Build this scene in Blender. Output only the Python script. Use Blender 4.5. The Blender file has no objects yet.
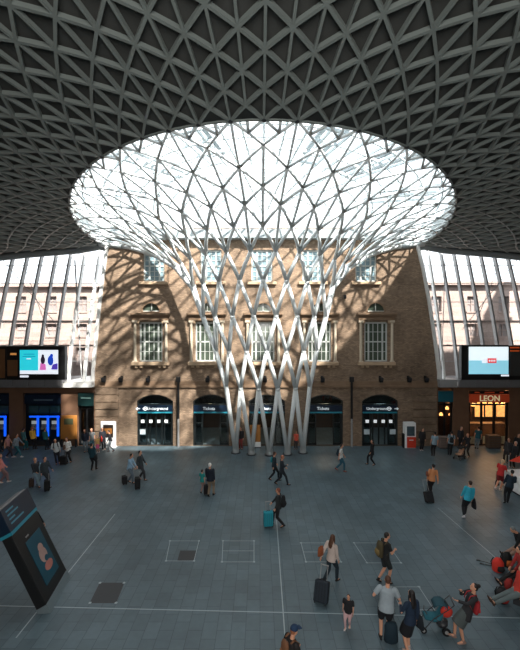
import bpy, bmesh, math, random
from mathutils import Vector, Matrix, Euler, noise
random.seed(7)
S = bpy.context.scene
COL = S.collection
PI = math.pi
CH = 8.3          # eye height on the gallery
F = 370.0         # focal length in photograph pixels
CX, HY = 260.0, 339.0
YF = 28.7         # distance of the brick front
def R(d): return d * PI / 180
def at(px, py, h=0.0):            # point at height h seen at a pixel of the photo
    y = F * (CH - h) / (py - HY)
    return Vector(((px - CX) / F * y, y, h))
def fx(px, y=YF): return (px - CX) / F * y
def fz(py, y=YF): return CH - (py - HY) / F * y

# ------------------------------------------------------------------ materials
MATS = {}
def srgb(c):
    return tuple((v/255/12.92 if v/255 <= .04045 else ((v/255+.055)/1.055)**2.4) for v in c)
def mat(name, col, rough=.6, metal=0.0, var=.12, scale=8.0, bump=0.0, emit=0.0, spec=.5, lin=False):
    if name in MATS: return MATS[name]
    m = bpy.data.materials.new(name); m.use_nodes = True
    nt = m.node_tree; b = nt.nodes['Principled BSDF']
    c = col if lin else srgb(col)
    b.inputs['Roughness'].default_value = rough
    b.inputs['Metallic'].default_value = metal
    b.inputs['Specular IOR Level'].default_value = spec
    tc = nt.nodes.new('ShaderNodeTexCoord')
    n = nt.nodes.new('ShaderNodeTexNoise'); n.inputs['Scale'].default_value = scale; n.inputs['Detail'].default_value = 4
    nt.links.new(tc.outputs['Object'], n.inputs['Vector'])
    mx = nt.nodes.new('ShaderNodeMix'); mx.data_type = 'RGBA'
    mx.inputs[6].default_value = tuple(v*(1-var) for v in c) + (1,)
    mx.inputs[7].default_value = tuple(min(1, v*(1+var)) for v in c) + (1,)
    nt.links.new(n.outputs['Fac'], mx.inputs[0])
    nt.links.new(mx.outputs[2], b.inputs['Base Color'])
    if bump:
        bp = nt.nodes.new('ShaderNodeBump'); bp.inputs['Strength'].default_value = bump
        nt.links.new(n.outputs['Fac'], bp.inputs['Height']); nt.links.new(bp.outputs['Normal'], b.inputs['Normal'])
    if emit:
        nt.links.new(mx.outputs[2], b.inputs['Emission Color']); b.inputs['Emission Strength'].default_value = emit
    MATS[name] = m
    return m
def glass_mat(name, tint, refl=.06, rough=.02):
    m = bpy.data.materials.new(name); m.use_nodes = True
    nt = m.node_tree; nt.nodes.clear()
    o = nt.nodes.new('ShaderNodeOutputMaterial'); mx = nt.nodes.new('ShaderNodeMixShader')
    t = nt.nodes.new('ShaderNodeBsdfTransparent'); t.inputs['Color'].default_value = tint + (1,)
    g = nt.nodes.new('ShaderNodeBsdfGlossy'); g.inputs['Roughness'].default_value = rough
    n = nt.nodes.new('ShaderNodeTexNoise'); n.inputs['Scale'].default_value = .6
    mp = nt.nodes.new('ShaderNodeMapRange'); mp.inputs['To Min'].default_value = refl*.6; mp.inputs['To Max'].default_value = refl*1.4
    nt.links.new(n.outputs['Fac'], mp.inputs['Value']); nt.links.new(mp.outputs['Result'], mx.inputs['Fac'])
    nt.links.new(t.outputs[0], mx.inputs[1]); nt.links.new(g.outputs[0], mx.inputs[2])
    nt.links.new(mx.outputs[0], o.inputs['Surface'])
    return m
def brick_mat(name, c1, c2, cm, bw, bh, mortar=.012, rot=None, rough=.9, bump=.3, stain=.5, stainscale=.25, spec=.3, offset=.5, detailvar=.5):
    m = bpy.data.materials.new(name); m.use_nodes = True
    nt = m.node_tree; b = nt.nodes['Principled BSDF']; L = nt.links
    b.inputs['Roughness'].default_value = rough; b.inputs['Specular IOR Level'].default_value = spec
    tc = nt.nodes.new('ShaderNodeTexCoord'); mp = nt.nodes.new('ShaderNodeMapping')
    if rot: mp.inputs['Rotation'].default_value = rot
    L.new(tc.outputs['Object'], mp.inputs['Vector'])
    br = nt.nodes.new('ShaderNodeTexBrick')
    br.inputs['Color1'].default_value = srgb(c1)+(1,); br.inputs['Color2'].default_value = srgb(c2)+(1,); br.inputs['Mortar'].default_value = srgb(cm)+(1,)
    br.inputs['Scale'].default_value = 1; br.inputs['Brick Width'].default_value = bw; br.inputs['Row Height'].default_value = bh
    br.inputs['Mortar Size'].default_value = mortar; br.inputs['Bias'].default_value = 0; br.offset = offset
    L.new(mp.outputs[0], br.inputs['Vector'])
    n = nt.nodes.new('ShaderNodeTexNoise'); n.inputs['Scale'].default_value = stainscale; n.inputs['Detail'].default_value = 7; n.inputs['Roughness'].default_value = .65
    L.new(tc.outputs['Object'], n.inputs['Vector'])
    mr = nt.nodes.new('ShaderNodeMapRange'); mr.inputs['From Min'].default_value = .3; mr.inputs['From Max'].default_value = .7
    mr.inputs['To Min'].default_value = 1-stain; mr.inputs['To Max'].default_value = 1+stain*.4
    L.new(n.outputs['Fac'], mr.inputs['Value'])
    n2 = nt.nodes.new('ShaderNodeTexNoise'); n2.inputs['Scale'].default_value = 6; n2.inputs['Detail'].default_value = 3
    L.new(tc.outputs['Object'], n2.inputs['Vector'])
    mr2 = nt.nodes.new('ShaderNodeMapRange'); mr2.inputs['To Min'].default_value = 1-detailvar*.5; mr2.inputs['To Max'].default_value = 1+detailvar*.5
    L.new(n2.outputs['Fac'], mr2.inputs['Value'])
    mu = nt.nodes.new('ShaderNodeMath'); mu.operation = 'MULTIPLY'
    L.new(mr.outputs[0], mu.inputs[0]); L.new(mr2.outputs[0], mu.inputs[1])
    vm = nt.nodes.new('ShaderNodeVectorMath'); vm.operation = 'SCALE'
    L.new(br.outputs['Color'], vm.inputs[0]); L.new(mu.outputs[0], vm.inputs['Scale'])
    L.new(vm.outputs[0], b.inputs['Base Color'])
    bp = nt.nodes.new('ShaderNodeBump'); bp.inputs['Strength'].default_value = bump; bp.inputs['Distance'].default_value = .02
    L.new(br.outputs['Fac'], bp.inputs['Height']); bp.invert = True
    L.new(bp.outputs[0], b.inputs['Normal'])
    MATS[name] = m
    return m

M_brick = brick_mat('stock_brick', (158,134,111), (125,105,88), (117,102,88), .235, .085, rot=(PI/2,0,0), stain=.45, stainscale=.3)
M_rust = brick_mat('banded_stone_brick', (146,123,102), (128,107,88), (104,92,80), .235, .085, rot=(PI/2,0,0), stain=.35, stainscale=.6)
M_floor = brick_mat('slate_tiles', (93,111,119), (83,100,108), (62,77,85), .62, .41, mortar=.008, rot=(0,0,PI/2), rough=.42, bump=.08, stain=.28, stainscale=.35, spec=.4, detailvar=.25)
M_extstone = brick_mat('pale_stone', (176,158,150), (163,146,139), (142,130,124), 1.2, .45, mortar=.01, rot=(PI/2,0,0), stain=.2)
M_steel = mat('white_painted_steel', (222,228,229), .4, 0, .05, 2)
M_grid = mat('grey_painted_grid', (128,136,133), .5, 0, .08, 1.5)
M_panel = mat('charcoal_ceiling_panel', (74,75,73), .85, 0, .12, .8)
M_rim = mat('grey_rim', (150,158,160), .6)
M_bar = mat('pale_glazing_bar', (205,215,218), .5)
M_rib = mat('grey_curtain_wall_rib', (150,150,150), .5, .2)
M_ribw = mat('white_and_sunlit_rib', (225,225,222), .5)  # white mullion paint, also used to colour sunlight onto two left ribs
M_black = mat('black_metal', (18,19,21), .45)
M_dark = mat('dark_grey_metal', (48,50,54), .5)
M_navy = mat('navy_sign', (14,32,52), .35)
M_teal = mat('teal_line', (40,130,150), .4)
M_white = mat('white_paint', (228,230,230), .5)
M_stone = mat('stone_trim', (170,146,120), .85, 0, .2, 2, .1)
M_stoned = mat('weathered_stone', (120,98,78), .9, 0, .3, 2, .1)
M_pil = mat('pale_stone_pillar', (186,172,152), .8)
M_frame = mat('window_white', (184,188,184), .5)
M_green = mat('dark_green_sign', (14,40,40), .4)
M_doorf = mat('dark_door_frame', (20,28,30), .4)
M_red = mat('red_panel', (205,58,34), .5)
M_orange = mat('orange_board', (170,112,50), .6)
M_brownp = mat('brown_pier', (105,76,56), .85, 0, .25, 1.5, .1)
M_strip = mat('steel_inlay', (150,164,168), .35, .0)
M_plate = mat('dark_cover_plate', (44,48,52), .5)
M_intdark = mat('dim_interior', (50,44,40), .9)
M_skin = mat('skin', (205,150,122), .55, 0, .06, 12)
M_skin2 = mat('skin_tan', (165,110,82), .55, 0, .06, 12)
M_eye = mat('eye_dark', (20,16,14), .2)
G_roof = glass_mat('roof_glass', (.93,.96,.97), .05)
G_side = glass_mat('curtain_glass', (.90,.92,.93), .06)
G_door = glass_mat('door_glass', (.55,.62,.63), .06)
G_shop = glass_mat('shop_glass', (.88,.9,.9), .05)
G_win = mat('sash_pane_green', (72,82,72), .12, 0, .35, 1.2)
G_wint = mat('sash_pane_sky_tint', (120,142,150), .08, 0, .25, 1.5)  # blue sky reflection painted into the pane colour
G_ext = mat('hazed_far_pane', (150,143,142), .2, 0, .2, 1)  # pane colour lightened to stand in for haze from the glass wall's reflection

# ------------------------------------------------------------------ mesh helpers
class MB:
    def __init__(s): s.bm = bmesh.new()
    def box(s, c, size, rot=None, bevel=0):
        r = bmesh.ops.create_cube(s.bm, size=1)
        vs = r['verts']
        bmesh.ops.scale(s.bm, vec=Vector(size), verts=vs)
        if bevel:
            es = list({e for v in vs for e in v.link_edges})
            bv = bmesh.ops.bevel(s.bm, geom=es, offset=bevel, segments=2, profile=.5, affect='EDGES')
            vs = list({v for f in bv['faces'] for v in f.verts} | {v for v in vs if v.is_valid})
            allv = set(vs)
            for v in list(vs):
                for f in v.link_faces: allv.update(f.verts)
            vs = list(allv)
        if rot is not None:
            bmesh.ops.rotate(s.bm, cent=(0,0,0), matrix=rot, verts=vs)
        bmesh.ops.translate(s.bm, vec=Vector(c), verts=vs)
        return s
    def bx(s, x0, x1, y0, y1, z0, z1, bevel=0):
        return s.box(((x0+x1)/2,(y0+y1)/2,(z0+z1)/2), (abs(x1-x0),abs(y1-y0),abs(z1-z0)), None, bevel)
    def loft(s, pts, rad, seg=10, xhint=None, caps=True):
        pts = [Vector(p) for p in pts]; n = len(pts); rings = []
        prev = None
        for i, p in enumerate(pts):
            d = (pts[min(i+1,n-1)] - pts[max(i-1,0)])
            if d.length < 1e-9: d = Vector((0,0,1))
            d.normalize()
            if xhint is not None: u = Vector(xhint) - d*Vector(xhint).dot(d)
            elif prev is None:
                h = Vector((1,0,0)) if abs(d.x) < .8 else Vector((0,1,0)); u = h - d*h.dot(d)
            else: u = prev - d*prev.dot(d)
            if u.length < 1e-6: u = d.orthogonal()
            u.normalize(); prev = u; v = d.cross(u)
            r = rad[i] if isinstance(rad, (list,tuple)) else rad
            rx, ry = r if isinstance(r, tuple) else (r, r)
            rings.append([s.bm.verts.new(p + u*(rx*math.cos(2*PI*k/seg)) + v*(ry*math.sin(2*PI*k/seg))) for k in range(seg)])
        for a, b in zip(rings, rings[1:]):
            for k in range(seg):
                s.bm.faces.new((a[k], a[(k+1)%seg], b[(k+1)%seg], b[k]))
        if caps:
            s.bm.faces.new(list(reversed(rings[0]))); s.bm.faces.new(rings[-1])
        return s
    def tube(s, a, b, r0, r1=None, seg=8): return s.loft([a,b], [r0, r0 if r1 is None else r1], seg)
    def bar(s, a, b, w, d, nrm):          # rectangular bar: w across, d along nrm
        a, b, nrm = Vector(a), Vector(b), Vector(nrm)
        t = (b-a).normalized(); u = nrm.cross(t)
        if u.length < 1e-6: u = t.orthogonal()
        u.normalize(); n = t.cross(u)
        vs = [[s.bm.verts.new(p + u*(sx*w/2) + n*(sz*d/2)) for sx, sz in ((-1,-1),(1,-1),(1,1),(-1,1))] for p in (a,b)]
        for k in range(4): s.bm.faces.new((vs[0][k], vs[0][(k+1)%4], vs[1][(k+1)%4], vs[1][k]))
        s.bm.faces.new(list(reversed(vs[0]))); s.bm.faces.new(vs[1])
        return s
    def ell(s, c, r, seg=14, rot=None):
        res = bmesh.ops.create_uvsphere(s.bm, u_segments=seg, v_segments=max(6,seg*2//3), radius=1)
        vs = res['verts']
        bmesh.ops.scale(s.bm, vec=Vector(r if isinstance(r,(tuple,list)) else (r,r,r)), verts=vs)
        if rot is not None: bmesh.ops.rotate(s.bm, cent=(0,0,0), matrix=rot, verts=vs)
        bmesh.ops.translate(s.bm, vec=Vector(c), verts=vs)
        return s
    def disc(s, c, axis, r, w, seg=16):
        a = Vector(axis).normalized()*w/2; c = Vector(c)
        return s.loft([c-a, c+a], [r, r], seg)
    def quad(s, pts):
        s.bm.faces.new([s.bm.verts.new(Vector(p)) for p in pts]); return s
    def mesh(s, name):
        me = bpy.data.meshes.new(name)
        bmesh.ops.recalc_face_normals(s.bm, faces=s.bm.faces)
        s.bm.to_mesh(me); s.bm.free(); return me
    def build(s, name, m, parent=None, smooth=False, label=None):
        return link(name, s.mesh(name), m, parent, smooth, label)
def link(name, me, m, parent=None, smooth=False, label=None):
    o = bpy.data.objects.new(name, me); COL.objects.link(o)
    if m is not None and not me.materials: me.materials.append(m)
    if smooth:
        for p in me.polygons: p.use_smooth = True
    if parent is not None: o.parent = parent
    if label: o['label'] = label
    return o
def tag(o, label, cat, group=None, kind=None):
    o['label'] = label; o['category'] = cat
    if group: o['group'] = group
    if kind: o['kind'] = kind
    return o
def empty(name, loc=(0,0,0), label=None, cat=None, group=None, kind=None, rz=0, tilt=0):
    o = bpy.data.objects.new(name, None); COL.objects.link(o); o.empty_display_size = .2
    o.location = loc; o.rotation_mode = 'ZYX'; o.rotation_euler = (0, tilt, rz)
    if label: tag(o, label, cat, group, kind)
    return o
def plate_mesh(name, outline, holes, y0, y1):     # plate in the XZ plane, front at y0, back at y1
    cu = bpy.data.curves.new(name, 'CURVE'); cu.dimensions = '2D'; cu.fill_mode = 'BOTH'; cu.extrude = abs(y1-y0)/2
    for poly in [outline] + holes:
        sp = cu.splines.new('POLY'); sp.points.add(len(poly)-1); sp.use_cyclic_u = True
        for p, q in zip(sp.points, poly): p.co = (q[0], q[1], 0, 1)
    ob = bpy.data.objects.new(name, cu); COL.objects.link(ob)
    dg = bpy.context.evaluated_depsgraph_get()
    me = bpy.data.meshes.new_from_object(ob.evaluated_get(dg))
    bpy.data.objects.remove(ob); bpy.data.curves.remove(cu)
    me.transform(Matrix.Translation((0,(y0+y1)/2,0)) @ Matrix.Rotation(PI/2, 4, 'X'))
    me.materials.clear(); me.name = name
    return me
def plate(name, outline, holes, y0, y1, m, parent=None): return link(name, plate_mesh(name, outline, holes, y0, y1), m, parent)
def rect(x0, x1, z0, z1): return [(x0,z0),(x1,z0),(x1,z1),(x0,z1)]
def arch(x0, x1, z0, zs, zt, n=10):      # opening with a segmental head: springing zs, crown zt
    c = (x0+x1)/2; w = (x1-x0)/2; h = zt-zs; rr = (w*w+h*h)/(2*h); cz = zt-rr
    a0 = math.asin(w/rr); pts = [(x0,z0),(x1,z0)]
    for i in range(n+1):
        a = a0 - 2*a0*i/n
        pts.append((c+rr*math.sin(a), cz+rr*math.cos(a)))
    return pts
def text_mesh(name, txt, size, m, parent, loc, rot=(PI/2,0,0), align='CENTER', depth=.01, bold=0):
    cu = bpy.data.curves.new(name, 'FONT'); cu.body = txt; cu.size = size; cu.extrude = depth; cu.align_x = align; cu.align_y = 'CENTER'; cu.offset = bold
    ob = bpy.data.objects.new(name, cu); COL.objects.link(ob)
    dg = bpy.context.evaluated_depsgraph_get(); me = bpy.data.meshes.new_from_object(ob.evaluated_get(dg))
    bpy.data.objects.remove(ob); bpy.data.curves.remove(cu)
    me.transform(Matrix.Translation(loc) @ Euler(rot).to_matrix().to_4x4()); me.materials.clear()
    return link(name, me, m, parent)
# ------------------------------------------------------------------ setting: floor, walls
b = MB(); b.bx(-30, 30, -9, 40, -.3, 0)
tag(b.build('floor', M_floor), 'grey-blue slate tiled concourse floor', 'floor', kind='structure')
def strip(px0, py0, px1, py1, name, label, w=.035):
    a, c = at(px0,py0), at(px1,py1); d = (c-a).normalized(); n = Vector((-d.y,d.x,0))*w/2
    m = MB(); z = Vector((0,0,.004))
    m.quad([a-n+z, c-n+z, c+n+z, a+n+z])
    return tag(m.build(name, M_strip), label, 'floor line', kind='structure')
strip(-60, 604.5, 600, 620, 'trim_1', 'thin pale line across the floor in front of the camera')
strip(276.5, 520, 287, 665, 'trim_2', 'thin pale line running away along the middle of the floor')
strip(115, 514, 16, 638, 'trim_3', 'thin pale line slanting over the left side of the floor')
strip(438, 508, 497, 559, 'trim_4', 'thin pale line slanting over the right side of the floor', .025)
def cover(px, fill, label, mid=False):
    pts = [at(x,y) for x,y in px]; c = sum(pts, Vector())/4
    root = empty('access_cover', c, label, 'floor hatch', 'access covers let into the floor')
    L = [p-c for p in pts]
    m = MB()
    for i in range(4):
        a, d = L[i], L[(i+1)%4]; t = (d-a).normalized(); n = Vector((-t.y,t.x,0))*.012; z = Vector((0,0,.005))
        m.quad([a-n+z,d-n+z,d+n+z,a+n+z])
    if mid:
        a, d = (L[0]+L[3])/2, (L[1]+L[2])/2; n = Vector((0,.012,0)); z = Vector((0,0,.005)); m.quad([a-n+z,d-n+z,d+n+z,a+n+z])
    m.build('frame', M_strip if fill != 'dark' else M_dark, root)
    for p in L:
        s = MB(); s.disc(p+Vector((0,0,.006)), (0,0,1), .045, .008, 12); s.build('corner_stud', M_strip, root)
    if fill:
        s = MB(); z = Vector((0,0,.003))
        q = L if fill == 'dark' else [(L[0]+L[3])/2+(L[1]-L[0])*.4, (L[1]+L[2])/2, L[2], L[3]+(L[2]-L[3])*.4]
        s.quad([v+z for v in q]); s.build('plate', M_plate, root)
cover([(100,583),(124,583),(116,603),(90,603)], 'dark', 'dark filled floor hatch by the foot of the leaning sign')
cover([(170,541),(199,541),(194,561),(166,561)], 'part', 'outlined floor hatch with a dark patch in one corner')
cover([(223,541),(254,541),(254,562),(222,562)], None, 'outlined floor hatch divided by a cross line', True)
cover([(301,543),(333,543),(341,562),(306,562)], None, 'outlined floor hatch behind the woman with the dark suitcase', True)
cover([(354,543),(387,543),(401,563),(367,563)], None, 'outlined floor hatch under the backpacker')
cover([(391,587),(419,587),(434,610),(401,610)], None, 'outlined floor hatch in front of the pushchair')

XL = lambda p: fx(p)
left_edge = [(95,446.2),(95,386),(95,372),(98,340),(102,300),(106,268),(110,240),(112,228)]
right_edge = [(437,446.2),(437,386),(437,372),(433,340),(427,300),(421,268),(414,240),(412,228)]
outline = [(fx(x),fz(y)) for x,y in left_edge] + [(fx(x),fz(y)) for x,y in reversed(right_edge)]
outline[0] = (outline[0][0], 0); outline[-1] = (outline[-1][0], 0)
DOORS = [155, 211, 267, 325, 380]; MIDW = [151, 207, 263, 319.5, 376]; TOPW = [154, 211, 262, 313, 366]
holes = []
dz = (fz(401), fz(394.5))
for p in DOORS: holes.append(arch(fx(p-18), fx(p+18), -.02+.03, dz[0], dz[1]))
for p in MIDW:
    holes.append(rect(fx(p-11.5), fx(p+11.5), fz(361.5), fz(322)))
    holes.append(arch(fx(p-8.5), fx(p+8.5), fz(311.5), fz(309.5), fz(303)))
for p in TOPW: holes.append(rect(fx(p-10.5), fx(p+10.5), fz(281.5), fz(250)))
tag(plate('wall_back', outline, holes, YF, YF+.45, M_brick), 'old yellow-brown brick station front', 'wall', kind='structure')

# dark rooms behind the front
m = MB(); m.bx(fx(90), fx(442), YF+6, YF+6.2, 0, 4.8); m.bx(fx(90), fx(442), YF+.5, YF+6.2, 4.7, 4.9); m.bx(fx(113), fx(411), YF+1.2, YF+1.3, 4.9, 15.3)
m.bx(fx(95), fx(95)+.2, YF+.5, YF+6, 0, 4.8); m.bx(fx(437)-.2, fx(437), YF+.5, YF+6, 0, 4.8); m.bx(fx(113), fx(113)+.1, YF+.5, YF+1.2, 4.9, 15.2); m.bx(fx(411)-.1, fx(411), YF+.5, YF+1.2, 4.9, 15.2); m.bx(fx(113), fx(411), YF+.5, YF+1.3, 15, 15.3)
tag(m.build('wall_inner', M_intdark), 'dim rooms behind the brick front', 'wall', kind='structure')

# string course, plinth, parapet
m = MB(); m.bx(fx(95), fx(437), YF-.14, YF+.1, fz(387.3), fz(385.6)); m.bx(fx(95), fx(437), YF-.07, YF+.1, fz(385.6), fz(381))
tag(m.build('trim_5', M_stoned), 'stone string course above the doors', 'moulding', kind='structure')
m = MB(); m.bx(fx(110), fx(414), YF-.55, YF+.8, fz(240), fz(231), .04)
tag(m.build('trim_6', M_rim), 'pale gutter beam along the top of the brick front', 'gutter', kind='structure')

ORD = ['first', 'second', 'third (middle)', 'fourth', 'fifth']
wn = 1
for i, p in enumerate(MIDW):
    root = empty('window_%d'%wn, (fx(p), YF, 0), 'tall pedimented first-floor window, %s from the left'%ORD[i], 'window', kind='structure'); wn += 1
    X = lambda q: fx(q)-fx(CX)    # px width -> metres
    W = lambda q: q/F*YF
    f = MB()
    z0, z1 = fz(361.5), fz(322)
    for s in (-1,1): f.bx(s*W(11.5)-s*.1, s*W(11.5), .12, .25, z0, z1)
    f.bx(-W(11.5), W(11.5), .12, .25, z0, z0+.1); f.bx(-W(11.5), W(11.5), .12, .25, z1-.12, z1)
    f.bx(-W(11.5), W(11.5), .13, .24, (z0+z1)/2-.05, (z0+z1)/2+.05)
    for q in (-7,7): f.bx(W(q)-.06, W(q)+.06, .13, .24, z0, z1)
    for q in (-2.4,2.4): f.bx(W(q)-.025, W(q)+.025, .15, .22, z0, z1)
    for k in (.25,.75): f.bx(-W(11.5), W(11.5), .15, .22, z0+(z1-z0)*k-.02, z0+(z1-z0)*k+.02)
    f.build('window_frame', M_frame, root)
    g = MB(); g.bx(-W(11.5), W(11.5), .19, .2, z0, z1); g.build('pane', G_win, root)
    g = MB()
    sp = MB(); sp.bx(-W(18.5), W(18.5), -.3, .05, fz(365.2), fz(361.8), .03)
    for s in (-14,-9,9,14): sp.bx(W(s)-.1, W(s)+.1, -.2, .02, fz(367.5), fz(365.2))
    sp.build('sill', M_stone, root)
    c = MB(); c.bx(-W(19.5), W(19.5), -.42, .05, fz(315.2), fz(313.2), .03); c.bx(-W(18), W(18), -.2, .03, fz(320.5), fz(315.2)); c.bx(-W(19), W(19), -.33, .03, fz(316.3), fz(315.2))
    c.build('cornice', M_stoned, root)
    for s in (-1,1):
        for q in (15.5,):
            k = MB(); k.loft([(s*W(q),-.12,fz(361.8)),(s*W(q),-.12,fz(323))], [.12,.105], 12); k.bx(s*W(q)-.17, s*W(q)+.17, -.28, .03, fz(322.6), fz(320.5)); k.bx(s*W(q)-.15, s*W(q)+.15, -.25, .03, fz(361.8), fz(360.6))
            k.build('pillar', M_pil, root)
        k = MB(); k.bx(s*W(12.6)-.1, s*W(12.6)+.1, -.16, .02, fz(323.4), fz(320.5)); k.build('bracket', M_stone, root)
    a = plate('lunette_pane', arch(-W(8.5), W(8.5), fz(311.5), fz(309.5), fz(303)), [], .18, .2, G_win, root)
    ring = arch(-W(10), W(10), fz(311.5), fz(309), fz(301.6))
    plate('arch_surround', ring, [arch(-W(8.3), W(8.3), fz(312.5)+.05, fz(309.5), fz(303.2))], -.05, .02, M_stoned, root)
    f = MB(); f.bx(-W(8.5), W(8.5), .12, .18, fz(311.5), fz(310.7)); f.bx(-.03,.03,.12,.18,fz(311.5),fz(303)); f.build('lunette_frame', M_frame, root)
for i, p in enumerate(TOPW):
    root = empty('window_%d'%wn, (fx(p), YF, 0), 'white-framed top-floor sash window, %s from the left'%ORD[i], 'window', kind='structure'); wn += 1
    W = lambda q: q/F*YF
    z0, z1 = fz(281.5), fz(250)
    f = MB()
    for s in (-1,1): f.bx(s*W(10.5)-s*.09, s*W(10.5), .1, .25, z0, z1)
    f.bx(-W(10.5), W(10.5), .1, .25, z0, z0+.1); f.bx(-W(10.5), W(10.5), .1, .25, z1-.1, z1); f.bx(-W(10.5), W(10.5), .12, .25, (z0+z1)/2-.05, (z0+z1)/2+.05)
    for q in (-5,5): f.bx(W(q)-.06, W(q)+.06, .12, .24, z0, z1)
    for k in (.17,.33,.67,.83): f.bx(-W(10.5), W(10.5), .14, .22, z0+(z1-z0)*k-.018, z0+(z1-z0)*k+.018)
    f.bx(-.022,.022,.14,.22,z0,z1)
    f.build('window_frame', M_frame, root)
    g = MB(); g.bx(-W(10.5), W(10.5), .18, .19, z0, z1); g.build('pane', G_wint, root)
    sp = MB(); sp.bx(-W(14.5), W(14.5), -.22, .05, fz(284.8), fz(281.8), .03); sp.build('sill', M_stone, root)

# doors
SIGN = {0:('Underground','leftmost arched doorway, navy Underground sign'), 1:('Tickets','arched doorway second from the left, short navy sign'), 2:('Tickets','middle arched doorway behind the lattice legs'), 3:('Tickets','arched doorway fourth from the left, lit fanlight'), 4:('Underground','rightmost arched doorway, navy Underground sign')}
M_txt = mat('sign_lettering', (225,235,240), .4, emit=.25)
for i, p in enumerate(DOORS):
    root = empty('door_%d'%(i+1), (fx(p), YF, 0), SIGN[i][1], 'doorway', kind='structure')
    W = lambda q: q/F*YF
    op = arch(-W(18), W(18), .0, dz[0], dz[1])
    inner = arch(-W(16.8), W(16.8), .04, dz[0]-.05, dz[1]-.1)
    plate('door_frame', op, [inner], .1, .3, M_doorf, root)
    s = MB(); s.bx(-W(17.2), W(17.2), -.02, .26, fz(411.5), fz(405.6)); s.build('sign_band', M_navy, root)
    s = MB(); s.bx(-W(17.2), W(17.2), -.03, .2, fz(413.2), fz(411.8)); s.build('teal_strip', M_teal, root)
    f = MB(); f.bx(-W(16.8), W(16.8), .12, .28, fz(405.4), fz(404.2)); f.build('transom', M_doorf, root)
    g = MB(); g.bx(-W(16.8), W(16.8), .2, .22, fz(404.5), dz[1]-.1); 
    plate('fanlight', arch(-W(16.8), W(16.8), fz(404.5), dz[0]-.05, dz[1]-.1), [], .19, .2, G_door, root); g.bm.free()
    for q in (-1,1):
        l = MB(); x0, x1 = q*W(9), q*W(16.8)
        l.bx(x0-.05, x0+.05, .16, .26, 0.02, fz(413.2)); l.bx(x1-q*.1, x1, .16, .26, .02, fz(413.2)); l.bx(min(x0,x1), max(x0,x1), .16, .26, .02, .22); l.bx(min(x0,x1), max(x0,x1), .16, .26, fz(424), fz(423))
        lo = l.build('side_light', M_doorf, root)
        g = MB(); g.bx(min(x0,x1), max(x0,x1), .2, .215, .2, fz(413.2)); g.build('pane', G_door, lo)
    tx = -W(2) if SIGN[i][0] == 'Tickets' else (W(2.5) if i == 0 else -W(3))
    text_mesh('sign_text', SIGN[i][0], .30 if i in (0,4) else .32, M_txt, root, (tx, -.035, fz(408.6)), bold=.006)
    if i in (0,4):      # roundel and arrow
        rx = -W(9.5) if i == 0 else W(9); e = -1 if i == 0 else 1
        r_ = MB()
        for k in range(20):
            a0, a1 = 2*PI*k/20, 2*PI*(k+1)/20
            r_.quad([(rx+.16*math.cos(a0),-.04,fz(408.6)+.16*math.sin(a0)),(rx+.16*math.cos(a1),-.04,fz(408.6)+.16*math.sin(a1)),(rx+.1*math.cos(a1),-.04,fz(408.6)+.1*math.sin(a1)),(rx+.1*math.cos(a0),-.04,fz(408.6)+.1*math.sin(a0))])
        r_.bx(rx-.2, rx+.2, -.05, -.035, fz(408.6)-.04, fz(408.6)+.04)
        r_.build('roundel', M_txt, root)
        ax = rx + e*.55; r_ = MB(); r_.bx(ax-.15, ax+.15, -.05, -.035, fz(408.6)-.025, fz(408.6)+.025)
        r_.quad([(ax+e*.2,-.045,fz(408.6)),(ax+e*.05,-.045,fz(408.6)+.13),(ax+e*.02,-.045,fz(408.6)),(ax+e*.05,-.045,fz(408.6)-.13)])
        r_.build('arrow', M_txt, root)
        for k, q in enumerate((-12.5,-4.5,3.5,11)):
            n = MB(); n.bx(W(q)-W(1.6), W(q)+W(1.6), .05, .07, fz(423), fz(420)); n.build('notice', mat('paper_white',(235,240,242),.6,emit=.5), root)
        for q in ((-12.5,) if i == 0 else (-13,13)):
            n = MB(); n.bx(W(q)-W(2.8), W(q)+W(2.8), .05, .07, fz(434.5), fz(429.5)); n.build('notice', mat('paper_pale',(190,205,212),.6), root)
        d = MB()
        for q in (-6,0,6): d.bx(W(q)-.05, W(q)+.05, .3, .4, 0.02, fz(413.2))
        d.build('door_stile', M_doorf, root)
    else:
        n = MB(); n.bx(-W(7), W(7), 1.2, 1.24, fz(416.5), fz(414.6)); n.build('inner_sign', M_doorf, root)
# warm lamps inside the ticket hall
M_warm = mat('warm_lamp', (255,190,120), .5, emit=2.2)
M_cool = mat('cool_lamp', (190,225,235), .5, emit=1.2)
for i, p in enumerate(DOORS):
    for k in range(3):
        w = MB(); xx = fx(p, YF+3) + (k-1)*.9
        w.loft([(0,0,0),(0,0,.12)], [.16,.13], 12)
        o = w.build('ceiling_lamp', M_warm if i in (2,3) else M_cool); o.location = (xx, YF+3.1, 4.52)
        tag(o, '%s round ceiling lamp of three inside the %s arched doorway'%(('left','middle','right')[k], ORD[i].replace(' (middle)','')+' from left'), 'lamp', 'lamps inside the arched doorways')
    l = bpy.data.lights.new('hall_lamp', 'POINT'); l.energy = 80 if i in (3,) else 60; l.color = (1,.75,.5) if i in (1,2,3) else (.75,.95,1); l.shadow_soft_size = .3
    lo = bpy.data.objects.new('hall_lamp', l); COL.objects.link(lo); lo.location = (fx(p, YF+3), YF+3, 3.9)

# rusticated piers
for nm, x0, x1, lab in (('trim_7',95.5,119,'banded pier at the left end of the brick front'),('trim_8',412,436.5,'banded pier at the right end of the brick front')):
    m = MB(); h = fz(387.5); n = 8
    for k in range(n): m.bx(fx(x0), fx(x1), YF-.12, YF+.02, k*h/n+.03, (k+1)*h/n-.03, .02)
    tag(m.build(nm, M_rust), lab, 'pier', kind='structure')
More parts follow.
